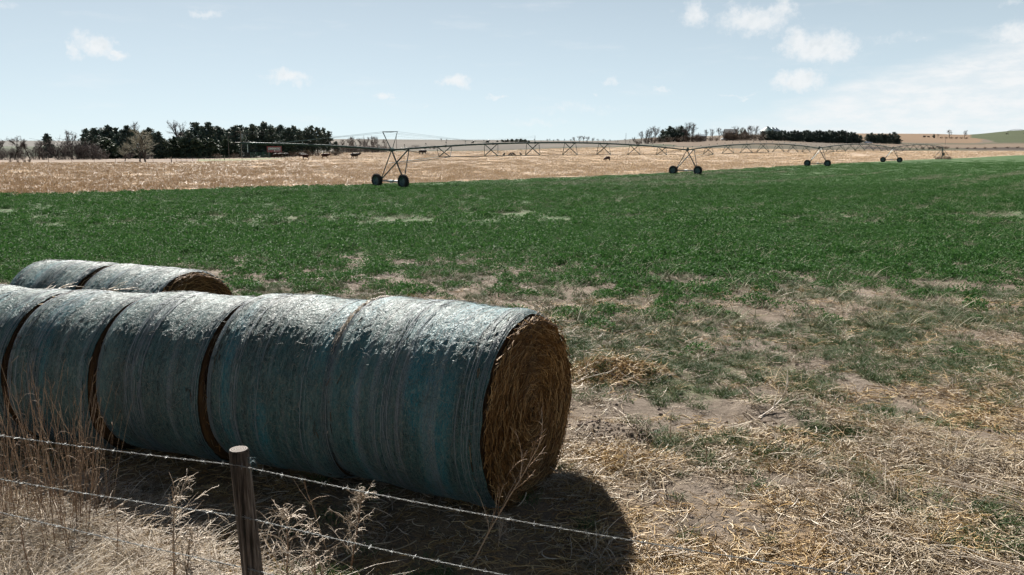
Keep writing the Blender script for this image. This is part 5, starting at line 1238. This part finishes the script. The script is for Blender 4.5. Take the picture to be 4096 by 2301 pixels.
    row = [(3050 + i * 12.6, 524 + 3 * math.sin(i * 1.7) + (0 if i < 27 else (i - 26) * 3)) for i in range(32)]
    many([('cedar%d' % (i % 5), px, r_(502, 508), ty, {'wide': r_(1.2, 1.6)}) for i, (px, ty) in enumerate(row)], 'cedar_tree', 'dark cedar, {} in the long shelterbelt row on the right', 'tree', 'cedars of the long shelterbelt')
    row2 = [(3470, 536), (3484, 532), (3498, 538), (3512, 535), (3526, 534), (3540, 537), (3556, 534), (3574, 529), (3590, 540)]
    many([('cedar%d' % ((i + 2) % 5), px, r_(518, 526), ty, {'wide': r_(1.3, 1.7)}) for i, (px, ty) in enumerate(row2)], 'cedar_tree', 'dark cedar, {} in the short row beyond the white car', 'tree', 'cedars of the short row')
    tree('cedar1', 'cedar_tree', 'small cedar on the right skyline', 'tree', 3735, 790, 536, wide=1.0)
    tree('bare0', 'bare_tree', 'small thin bare tree on the right skyline beside a cedar', 'tree', 3752, 790, 535, wide=1.0)
    tree('bare3', 'bare_tree', 'larger round bare tree on the right skyline', 'tree', 3796, 780, 519, wide=1.15)
    tree('bare2', 'bare_tree', 'rightmost bare tree on the right skyline', 'tree', 3856, 780, 521, wide=1.1)
    many([('brush%d' % (i % 2), px, 770, 547, {'wide': 1.6}) for i, px in enumerate((3765, 3785, 3805, 3825, 3845, 3865))], 'brush', 'low dark bush, {} under the right skyline trees', 'shrub', 'bushes under the skyline trees')
    tree('brush0', 'brush', 'single dark bush on the far right hilltop', 'shrub', 4026, 1100, 531, wide=1.4)
    many([('brush%d' % (i % 2), px, 400, ty, {'wide': 1.8}) for i, (px, ty) in enumerate([(3760, 582), (3785, 584), (3735, 586), (3690, 588), (3720, 587), (3830, 589), (3870, 590), (3900, 590), (3940, 591), (3980, 590), (4030, 590), (4070, 590)])], 'brush', 'brown brush, {} along the ditch beyond the pivot point', 'shrub', 'brush along the ditch')
    # dry weeds at the pivot point
    many([('brush%d' % (i % 2), px, 247.5 + i % 3, 629 + i % 3 * 2, {'wide': 1.3}) for i, px in enumerate((3745, 3756, 3768, 3780, 3792, 3800))], 'dry_weed', 'reddish dry weed, {} around the pivot point legs', 'weed', 'weeds at the pivot point')
    many([('brush1', px, 237.5, ty, {'wide': .8}) for px, ty in ((42, 638), (72, 640), (100, 637), (118, 633))], 'dry_weed', 'rusty dry weed, {} along the far left fence', 'weed', 'weeds along the far fence')
build_trees()

# ------------------------------------------------------------------ far fence, poles, sign, panels
def far_fence(label, posts, wires, post_h, wood=()):
    P = [np.array(G(px, D)) for px, D in posts]; b = P[0]; root = empty('wire_fence', b); setp(root, label, 'fence')
    for i, p in enumerate(P):
        m = MB(); h = post_h * RNG.uniform(.92, 1.08)
        if i in wood: m.tube([p - b - [0, 0, .1], p - b + [.02, 0, h * 1.15]], .13, 7); m.build('wood_post', MATS['grey_wood'], root)
        else: m.tube([p - b - [0, 0, .1], p - b + [RNG.normal(0, .03), 0, h]], .055, 5); m.build('steel_post', MATS['rusty_post'], root)
    for k in range(wires):
        h = post_h * (.35 + .6 * k / max(wires - 1, 1)); m = MB(); m.tube(np.array([p - b + [0, 0, h] for p in P]), .011, 4); m.build('wire', MATS['steel'], root)
far_fence('far left wire fence on thin rusty posts before the grove', [(-60, 236.5), (93, 236.5), (195, 236.5), (288, 237), (377, 237), (462, 237), (613, 237.5), (686, 238), (705, 244), (725, 249), (748, 254), (771, 259), (794, 264), (817, 268), (840, 272), (859, 276), (880, 280), (898, 284), (917, 288), (936, 291), (957, 295), (981, 299), (1003, 303), (1026, 306), (1048, 309), (1070, 312)], 4, 1.32, (7, 17))
far_fence('distant wire fence along the stubble beyond the cattle', [(1330, 430), (1352, 432), (1375, 434), (1393, 436), (1408, 437), (1425, 438), (1441, 440), (1456, 441), (1476, 442), (1500, 444), (1524, 446)], 3, 1.5)
def utility_pole(label, px, D, top_py, arm=False, transformer=False, r=.15):
    b = np.array(G(px, D)); h = atY(px, top_py, D)[2] - b[2]; root = empty('utility_pole', b); setp(root, label, 'utility pole', 'utility poles')
    m = MB(); m.tube([(0, 0, -.2), (0, 0, h)], [r, r * .7], 7); m.build('pole', MATS['grey_wood'], root)
    if arm:
        m = MB(); m.box((-.5, 0, h - .5), (2.6, .12, .14)); m.build('crossarm', MATS['grey_wood'], root)
        for k in (-1.6, -.9, .5):
            m = MB(); m.tube([(k, 0, h - .43), (k, 0, h - .2)], .06, 6); m.build('insulator', MATS['white_plastic'], root)
    if transformer:
        m = MB(); m.tube([(.55, 0, h - 3.0), (.55, 0, h - 1.5)], .38, 12); m.tube([(.55, 0, h - 1.5), (.55, 0, h - 1.35)], [.42, .25], 12); m.build('transformer', MATS['bin_steel'], root)
    return b + [0, 0, h]
pA = utility_pole('utility pole with transformer before the left grove', 968, 300, 522, True, True)
pB = utility_pole('slim utility pole just right of the irrigator mast', 1587, 480, 537)
pC = utility_pole('slim utility pole on the skyline above the first span middle', 2140, 640, 543)
pD = utility_pole('slim utility pole on the skyline left of the wooded knoll', 2503, 560, 533)
pE = utility_pole('pale utility pole before the farm at the shelterbelt start', 3047, 486, 522, True)
pF = utility_pole('pale utility pole before the long shelterbelt near its right end', 3385, 500, 522)
pG = utility_pole('thin utility pole on the tan field at the right', 3781, 520, 548, r=.10)
pH = utility_pole('short pole in the middle of the farm trees', 2793, 478, 530)
pI = utility_pole('thin pole in the thicket left of the mast', 1457, 445, 541, r=.10)
pJ = utility_pole('short pole left of the transformer pole', 917, 318, 545, r=.10)
def power_line(label, a, b, dz=0., sag=1.2, r=.022):
    a = np.array(a) + [0, 0, dz]; b = np.array(b) + [0, 0, dz]; s = np.linspace(0, 1, 14)[:, None]; p = (b - a) * s - np.array([0, 0, 1]) * sag * 4 * s * (1 - s)
    m = MB(); m.tube(p, r, 4); o = m.build('power_line', MATS['black_iron']); o.location = a; setp(o, label, 'power line')
power_line('upper power line from transformer pole to mast pole', pA, pB, -.1, 1.5); power_line('lower power line from transformer pole to mast pole', pA, pB, -1.0, 1.5)
power_line('upper power line running right from the mast pole', pB, pC, -.1, 3, .028); power_line('lower power line running right from the mast pole', pB, pC, -1.1, 3, .028)
power_line('upper power line from transformer pole leftwards', pA, pJ, -.4, .6); power_line('power line joining the two pale poles before the shelterbelt', pE, pF, -.3, 1.4)

def build_sign():
    D = 303; b = np.array(G(1099, D)); zt = atY(1099, 586, D)[2]; zb = atY(1099, 609.5, D)[2]; wd = (1127.5 - 1069) / FPX * D * CT; h = zt - zb
    root = empty('field_sign', b, rad(-4)); setp(root, 'red framed billboard with white lettering behind the cattle', 'sign'); zc = (zt + zb) / 2 - b[2]
    m = MB(); m.box((0, 0, zc), (wd, .12, h)); m.build('panel', MATS['sign_grey'], root)
    fr = MB(); f = .28
    fr.box((0, -.04, zc + h / 2 - f / 2), (wd + .1, .18, f)); fr.box((0, -.04, zc - h / 2 + f * .4), (wd + .1, .18, f * .6))
    for sx in (-1, 1): fr.box((sx * (wd / 2 - f * .45), -.043, zc), (f * .9, .17, h - .02))
    fr.build('frame', MATS['sign_red'], root)
    for sx in (-1, 1):
        m = MB(); m.box((sx * wd * .42, .12, (zc - h / 2) / 2 - .1), (.2, .2, zc - h / 2 + .2)); m.build('sign_post', MATS['grey_wood'], root)
    cu = bpy.data.curves.new('lettering', 'FONT'); cu.body = 'ZIMMATIC'; cu.align_x = 'CENTER'; cu.align_y = 'CENTER'; cu.size = 1.38; cu.extrude = .02; cu.offset = .025; cu.shear = .08
    to = bpy.data.objects.new('tmp', cu); COL.objects.link(to); dg = bpy.context.evaluated_depsgraph_get(); tm = bpy.data.meshes.new_from_object(to.evaluated_get(dg)); bpy.data.objects.remove(to); tm.materials.clear(); tm.materials.append(MATS['sign_white'])
    xs = [v.co.x for v in tm.vertices]; sc = (wd - 2 * f - .15) / (max(xs) - min(xs)); L = link('lettering', tm, root); L.rotation_euler = (rad(90), 0, 0); L.location = (0, -.09, zc + h * .10); L.scale = (sc, sc * .95, 1)
    m = MB(); m.box((wd * .24, -.085, zc - h * .27), (wd * .34, .04, h * .17)); m.build('red_band', MATS['sign_red'], root)
    m = MB(); m.box((wd * .26, -.11, zc - h * .265), (wd * .26, .02, h * .05)); m.build('white_stripe', MATS['sign_white'], root)
    m = MB(); m.box((-wd * .17, -.085, zc - h * .27), (wd * .44, .04, h * .17)); m.build('red_band', MATS['sign_red'], root)
    m = MB(); m.box((wd * .03, -.087, zc - h * .27), (wd * .07, .04, h * .17)); m.build('white_patch', MATS['sign_white'], root)
build_sign()
def pipe_panels():
    D = 300; a = np.array(G(1003, D)); c = np.array(G(1080, D + 4)); root = empty('pipe_panel_fence', a); setp(root, 'green steel pipe corral panels left of the red sign', 'fence'); d = c - a
    for k in range(5):
        for s in (0,):
            m = MB(); z = .5 + k * .42 + 1.0 * 0; m.tube([np.array([0, 0, z]), d + [0, 0, z]], .06, 6); m.build('rail', MATS['green_pipe'], root)
    for k in range(4):
        p = d * k / 3; m = MB(); m.tube([p + [0, 0, -.1], p + [0, 0, 2.3]], .07, 6); m.build('panel_post', MATS['green_pipe'], root)
pipe_panels()

# ------------------------------------------------------------------ farm buildings, car
def gable(name, label, cat, px, D, wpx, wall_h, roof_h, depth, wallm, roofm, rz=0., doors=1, wins=2, along=True):
    b = np.array(G(px, D, -.1)); w = wpx / FPX * D * CT; root = empty(name, b, rz); setp(root, label, cat)
    m = MB(); m.add([(-w / 2, -depth / 2, 0), (w / 2, -depth / 2, 0), (w / 2, depth / 2, 0), (-w / 2, depth / 2, 0), (-w / 2, -depth / 2, wall_h), (w / 2, -depth / 2, wall_h), (w / 2, depth / 2, wall_h), (-w / 2, depth / 2, wall_h)] + ([(-w / 2, 0, wall_h + roof_h), (w / 2, 0, wall_h + roof_h)] if along else [(0, -depth / 2, wall_h + roof_h), (0, depth / 2, wall_h + roof_h)]),
        [(0, 1, 5, 4), (2, 3, 7, 6)] + ([(1, 2, 6, 9, 5), (3, 0, 4, 8, 7)] if along else []) if along else [(0, 1, 5, 8, 4), (2, 3, 7, 9, 6), (1, 2, 6, 5), (3, 0, 4, 7)])
    m.build('wall', MATS[wallm], root)
    r = MB(); e = .4; t = .15
    if along:
        for sg in (-1, 1):
            A = np.array([(-w / 2 - e, sg * (depth / 2 + e), wall_h - e * roof_h / (depth / 2)), (w / 2 + e, sg * (depth / 2 + e), wall_h - e * roof_h / (depth / 2)), (w / 2 + e, 0, wall_h + roof_h), (-w / 2 - e, 0, wall_h + roof_h)]) + [0, 0, .03]
            r.add(np.concatenate([A, A + [0, 0, t]]), [(0, 1, 2, 3), (4, 7, 6, 5), (0, 4, 5, 1), (1, 5, 6, 2), (2, 6, 7, 3), (3, 7, 4, 0)])
    else:
        for sg in (-1, 1):
            A = np.array([(sg * (w / 2 + e), -depth / 2 - e, wall_h - e * roof_h / (w / 2)), (sg * (w / 2 + e), depth / 2 + e, wall_h - e * roof_h / (w / 2)), (0, depth / 2 + e, wall_h + roof_h), (0, -depth / 2 - e, wall_h + roof_h)]) + [0, 0, .03]
            r.add(np.concatenate([A, A + [0, 0, t]]), [(0, 1, 2, 3), (4, 7, 6, 5), (0, 4, 5, 1), (1, 5, 6, 2), (2, 6, 7, 3), (3, 7, 4, 0)])
    r.build('roof', MATS[roofm], root)
    for k in range(wins):
        m = MB(); m.box((w * (-.3 + .5 * k), -depth / 2 - .02, wall_h * .55), (w * .12, .08, wall_h * .28)); m.build('window', MATS['window_dark'], root)
    if doors: m = MB(); m.box((w * .08, -depth / 2 - .025, wall_h * .32), (w * .14, .08, wall_h * .64)); m.build('door', MATS['barn_dark'], root)
gable('shed', 'low brown shed with pale roof beside the wooded knoll', 'building', 2803, 505, 30, 3.0, 1.0, 7, 'barn_wall', 'tin_roof', rad(4))
gable('barn', 'dark barn half hidden by shrubs on the hilltop farm', 'building', 2920, 520, 44, 4.4, 2.4, 9, 'barn_dark', 'barn_dark', rad(-8), 1, 1)
gable('house', 'small gabled house with teal roof among the farm trees', 'building', 2968, 530, 22, 4.0, 3.0, 8, 'barn_wall', 'teal_roof', rad(5), 1, 2, False)
def grain_bin(label, px, D, top_py, rr):
    b = np.array(G(px, D, -.1)); h = atY(px, top_py, D)[2] - b[2]; root = empty('grain_bin', b); setp(root, label, 'grain bin', 'grain bins on the hilltop')
    m = MB(); n = 14; prof = []
    for k in range(n + 1): prof += [(rr + (.05 if k % 2 else 0), (h - rr * .62) * k / n)]
    m.lathe(prof, 24); m.build('wall', MATS['bin_steel'], root, True)
    m = MB(); m.lathe([(rr + .25, h - rr * .62 - .05), (rr * .15, h - .05), (rr * .15, h + .25), (0.01, h + .3)], 24); m.build('roof', MATS['teal_roof'] if px < 3080 else MATS['tin_roof'], root)
    m = MB(); m.box((0, -rr - .05, 1.1), (.9, .12, 2.0)); m.build('door', MATS['barn_dark'], root)
grain_bin('grain bin with teal cone roof above the shelterbelt start', 3068, 540, 507.5, 4.6)
grain_bin('middle grain bin with pale cone roof behind the shelterbelt', 3088, 548, 511, 3.6)
grain_bin('rightmost grain bin with pale cone roof behind the shelterbelt', 3102, 552, 512.5, 3.4)
def car(label, px, D, rz, mat='car_white'):
    b = np.array(G(px, D)); root = empty('parked_car', b, rz); setp(root, label, 'car')
    def loft(sec, name, mat, par):
        m = MB(); v = []
        for x, hw, z0, z1, tw in sec: v += [(x, -hw, z0), (x, hw, z0), (x, hw, (z0 + z1) / 2), (x, hw * tw, z1), (x, -hw * tw, z1), (x, -hw, (z0 + z1) / 2)]
        n = len(sec); f = [(i * 6 + k, i * 6 + (k + 1) % 6, (i + 1) * 6 + (k + 1) % 6, (i + 1) * 6 + k) for i in range(n - 1) for k in range(6)] + [tuple(range(6))[::-1], tuple(range(n * 6 - 6, n * 6))]
        m.add(v, f); return m.build(name, MATS[mat], par)
    loft([(-2.3, .75, .45, .85, .9), (-2.1, .88, .32, 1.0, .9), (-1.2, .9, .28, 1.06, .92), (.9, .9, .28, 1.02, .92), (1.9, .88, .3, .9, .88), (2.35, .72, .42, .72, .88)], 'body', mat, root)
    loft([(-1.75, .74, 1.0, 1.08, .9), (-1.1, .76, 1.0, 1.42, .8), (.2, .76, 1.0, 1.46, .8), (1.05, .74, 1.0, 1.04, .9)], 'cabin', mat, root)
    for sy in (-1, 1): m = MB(); m.add([(-1.3, sy * .79, 1.06), (.75, sy * .79, 1.06), (.15, sy * .69, 1.38), (-1.0, sy * .69, 1.38), (-1.3, sy * .75, 1.06), (.75, sy * .75, 1.06), (.15, sy * .65, 1.38), (-1.0, sy * .65, 1.38)], [(0, 1, 2, 3), (4, 7, 6, 5), (0, 4, 5, 1), (1, 5, 6, 2), (2, 6, 7, 3), (3, 7, 4, 0)]); m.build('window', MATS['window_dark'], root)
    for x in (-1.4, 1.45):
        for sy in (-1, 1): m = MB(); m.lathe([(.0, -.1), (.30, -.11), (.33, 0), (.30, .11), (0, .1)], 16, 'y', (x, sy * .82, .33)); m.build('wheel', MATS['tyre'], root)
car('white car parked before the gap in the right shelterbelts', 3473, 500, rad(3))
car('white vehicle in the yard between the hilltop trees', 2928 - 30, 500, rad(10))

# a second, far irrigator on the right skyline
def far_irrigator():
    D = 1050; b = np.array(G(4060, D)); root = empty('pivot_irrigator', b); setp(root, 'tiny far irrigator arch on the right hilltop skyline', 'irrigator')
    xs = [4030, 4098, 4180, 4270]; pts = [np.array(G(x, D + i * 8)) for i, x in enumerate(xs)]
    for i, p in enumerate(pts):
        m = MB()
        for sx in (-1.6, 1.6): m.tube([p - b + [sx, 0, 0], p - b + [0, 0, 4.4]], .12, 5)
        m.tube([p - b + [-1.8, 0, .5], p - b + [1.8, 0, .5]], .15, 5)
        m.build('tower', MATS['steel'], root)
        if i < len(pts) - 1:
            q = pts[i + 1]; s = np.linspace(0, 1, 9)[:, None]; a = p - b + [0, 0, 4.4]; c = q - b + [0, 0, 4.4]; line = a + (c - a) * s + np.array([0, 0, 1.8]) * 4 * s * (1 - s)
            m = MB(); m.tube(line, .16, 5); low = line - np.array([0, 0, 1.5]) * np.sin(s * np.pi); m.tube(low, .05, 4)
            for k in range(1, 8): m.tube([line[k - 1], low[k]], .05, 4); m.tube([low[k], line[min(k + 1, 8)]], .05, 4)
            m.build('span', MATS['steel'], root)
far_irrigator()

# ------------------------------------------------------------------ cattle and birds
def skin_mesh(name, verts, edges, radii, mat, root_i=0, sub=1):
    m = bpy.data.meshes.new(name); m.from_pydata(verts, edges, []); o = bpy.data.objects.new(name, m); COL.objects.link(o)
    md = o.modifiers.new('s', 'SKIN'); sv = m.skin_vertices[0].data
    for i, r in enumerate(radii):
        sv[i].radius = (r, r) if np.isscalar(r) else r; sv[i].use_root = i == root_i
    md.use_smooth_shade = True
    s2 = o.modifiers.new('d', 'SUBSURF'); s2.levels = sub; s2.render_levels = sub
    dg = bpy.context.evaluated_depsgraph_get(); dg.update(); r = bpy.data.meshes.new_from_object(o.evaluated_get(dg)); r.name = name
    bpy.data.objects.remove(o); r.materials.clear(); r.materials.append(MATS[mat]); return r
def cow_mesh(head='up', mat='cow_red', seed=0):
    V = [(-.78, 0, 1.10), (-.50, 0, 1.02), (0, 0, .96), (.50, 0, 1.00)]; Rr = [.24, .40, .46, .42]; E_ = [(0, 1), (1, 2), (2, 3)]
    if head == 'up': V += [(.85, 0, 1.28), (1.10, 0, 1.42), (1.34, 0, 1.28), (1.46, 0, 1.18)]
    elif head == 'down': V += [(.86, 0, .98), (1.10, 0, .66), (1.22, 0, .34), (1.28, 0, .18)]
    else: V += [(.86, 0, 1.16), (1.10, 0, 1.24), (1.34, 0, 1.10), (1.46, 0, 1.00)]
    Rr += [.28, .19, .14, .10]; E_ += [(3, 4), (4, 5), (5, 6), (6, 7)]
    for sy in (-1, 1):      # ears
        V.append((V[5][0] - .03, sy * .24, V[5][2] + .06)); Rr.append(.03); E_.append((5, len(V) - 1))
    g = np.random.default_rng(seed)
    for sy in (-1, 1):
        dx = g.uniform(-.14, .14); i = len(V); V += [(-.60, sy * .20, .80), (-.52 + dx * .4, sy * .19, .58), (-.68 + dx, sy * .19, .40), (-.62 + dx, sy * .19, .03)]; Rr += [.17, .10, .062, .06]; E_ += [(1, i), (i, i + 1), (i + 1, i + 2), (i + 2, i + 3)]
        dx = -dx * .8; i = len(V); V += [(.48, sy * .18, .74), (.50 + dx * .4, sy * .17, .46), (.50 + dx, sy * .17, .22), (.50 + dx, sy * .17, .03)]; Rr += [.14, .075, .055, .055]; E_ += [(3, i), (i, i + 1), (i + 1, i + 2), (i + 2, i + 3)]
    i = len(V); V += [(-.93, 0, 1.10), (-.99, 0, .78), (-.98, 0, .45)]; Rr += [.045, .03, .045]; E_ += [(0, i), (i, i + 1), (i + 1, i + 2)]
    return skin_mesh('body', V, E_, Rr, mat, 2, 2)
CM = {('up', 'r'): cow_mesh('up', 'cow_red', 1), ('level', 'r'): cow_mesh('level', 'cow_red', 2), ('down', 'r'): cow_mesh('down', 'cow_red', 3), ('level', 'k'): cow_mesh('level', 'cow_black', 4)}
def cow(label, px, D, rz, key=('level', 'r'), s=1.06):
    b = G(px, D); o = link('cow', CM[key]); o.location = b; o.rotation_euler = (0, 0, rad(rz)); o.scale = (s * 1.15, s * 1.15, s * 1.15); setp(o, label, 'cow', 'cattle on the stubble')
cow('dark red cow facing left in front of another, nearest the grassy strip', 1222, 259, 182, ('level', 'r'), 1.1)
cow('dark cow standing behind, just left of the nearest striding cow', 1206, 300, 5, ('level', 'k'), 1.0)
cow('dark red cow standing alone right of the pair, head turned right', 1300, 268, 8, ('level', 'r'), 1.14)
cow('heavy dark cow facing right, rightmost of the near cattle', 1417, 271, 4, ('level', 'k'), 1.18)
cow('red cow half hidden behind the heavy dark cow', 1424, 279, 10, ('up', 'r'), 1.12)
cow('dark cow grazing on the strip right of the red sign', 1144, 296, 176, ('level', 'k'), 1.08)
cow('brown cow under the red sign, right one of two', 1118, 300, 4, ('level', 'r'), 1.05)
cow('brown cow under the red sign, left one of two', 1105, 296, 178, ('down', 'r'), 1.1)
cow('dark cow seen beyond the first tower, left of two', 1686, 352, 5, ('level', 'k'), 1.2)
cow('dark cow seen beyond the first tower, right of two', 1696, 350, 178, ('level', 'k'), 1.2)
cow('lone red cow grazing head down under the first span', 2430, 224, 200, ('down', 'r'), .8)
cow('tiny cow on the right skyline, left of two', 3697, 800, 5, ('level', 'k'), 1.3)
cow('tiny cow on the right skyline, right of two', 3714, 805, 170, ('down', 'k') if ('down', 'k') in CM else ('level', 'k'), 1.1)
bm_ = skin_mesh('body', [(-.16, 0, .05), (-.07, 0, .10), (.02, 0, .15), (.07, 0, .21), (.115, 0, .215), (0, .02, .03), (0, -.02, .03)], [(0, 1), (1, 2), (2, 3), (3, 4), (2, 5), (2, 6)], [.018, .045, .055, .035, .008, .008, .008], 'bird_black', 2, 1)
def bird(label, pos, rz):
    o = link('bird', bm_); o.location = pos; o.rotation_euler = (0, 0, rz); o.scale = (1.5, 1.5, 1.5); setp(o, label, 'bird', 'birds perched on the irrigator')
def birds():
    u, v, L_ = frames[0]
    def s_at(px):
        best = None
        for s in np.linspace(0, L_, 500):
            p = span_pt(0, s); q = CX + FPX * p[0] / (p[1] * CT - (p[2] - CAM_H) * ST)
            if best is None or abs(q - px) < best[0]: best = (abs(q - px), s)
        return best[1]
    names = ['black bird alone on the pipe', 'black bird on the pipe, left of a pair', 'black bird on the pipe, right of a pair', 'black bird on the pipe, left of three above the second brace', 'black bird on the pipe, middle of three above the second brace', 'black bird on the pipe, right of three above the second brace']
    for nm, px in zip(names, (1892, 1949, 1954, 2013, 2021, 2026)): bird(nm + ' of the first span', span_pt(0, s_at(px)) + np.array([0, 0, PR - .01]), RNG.uniform(0, 6))
    for i, px in enumerate((2017, 2040, 2048, 2055, 2083)):
        # on the near truss rod between second and third brace
        s1, s2 = L_ * 2 / 8, L_ * 3 / 8; def_ = lambda k: (span_pt(0, L_ * (k + 1) / 8.) - np.array([0, 0, 1.02 + .42 * (1 - ((k - 3) / 3.2) ** 2)]) + v * (.78 + .36 * (1 - ((k - 3) / 3.3) ** 2)))
        A, B = def_(1), def_(2); best = None
        for t in np.linspace(0, 1, 300):
            p = A + (B - A) * t; q = CX + FPX * p[0] / (p[1] * CT - (p[2] - CAM_H) * ST)
            if best is None or abs(q - px) < best[0]: best = (abs(q - px), p)
        bird('black bird on the low truss rod, %s of five' % ['first', 'second', 'third', 'fourth', 'last'][i], best[1] + np.array([0, 0, -.01]), RNG.uniform(0, 6))
birds()
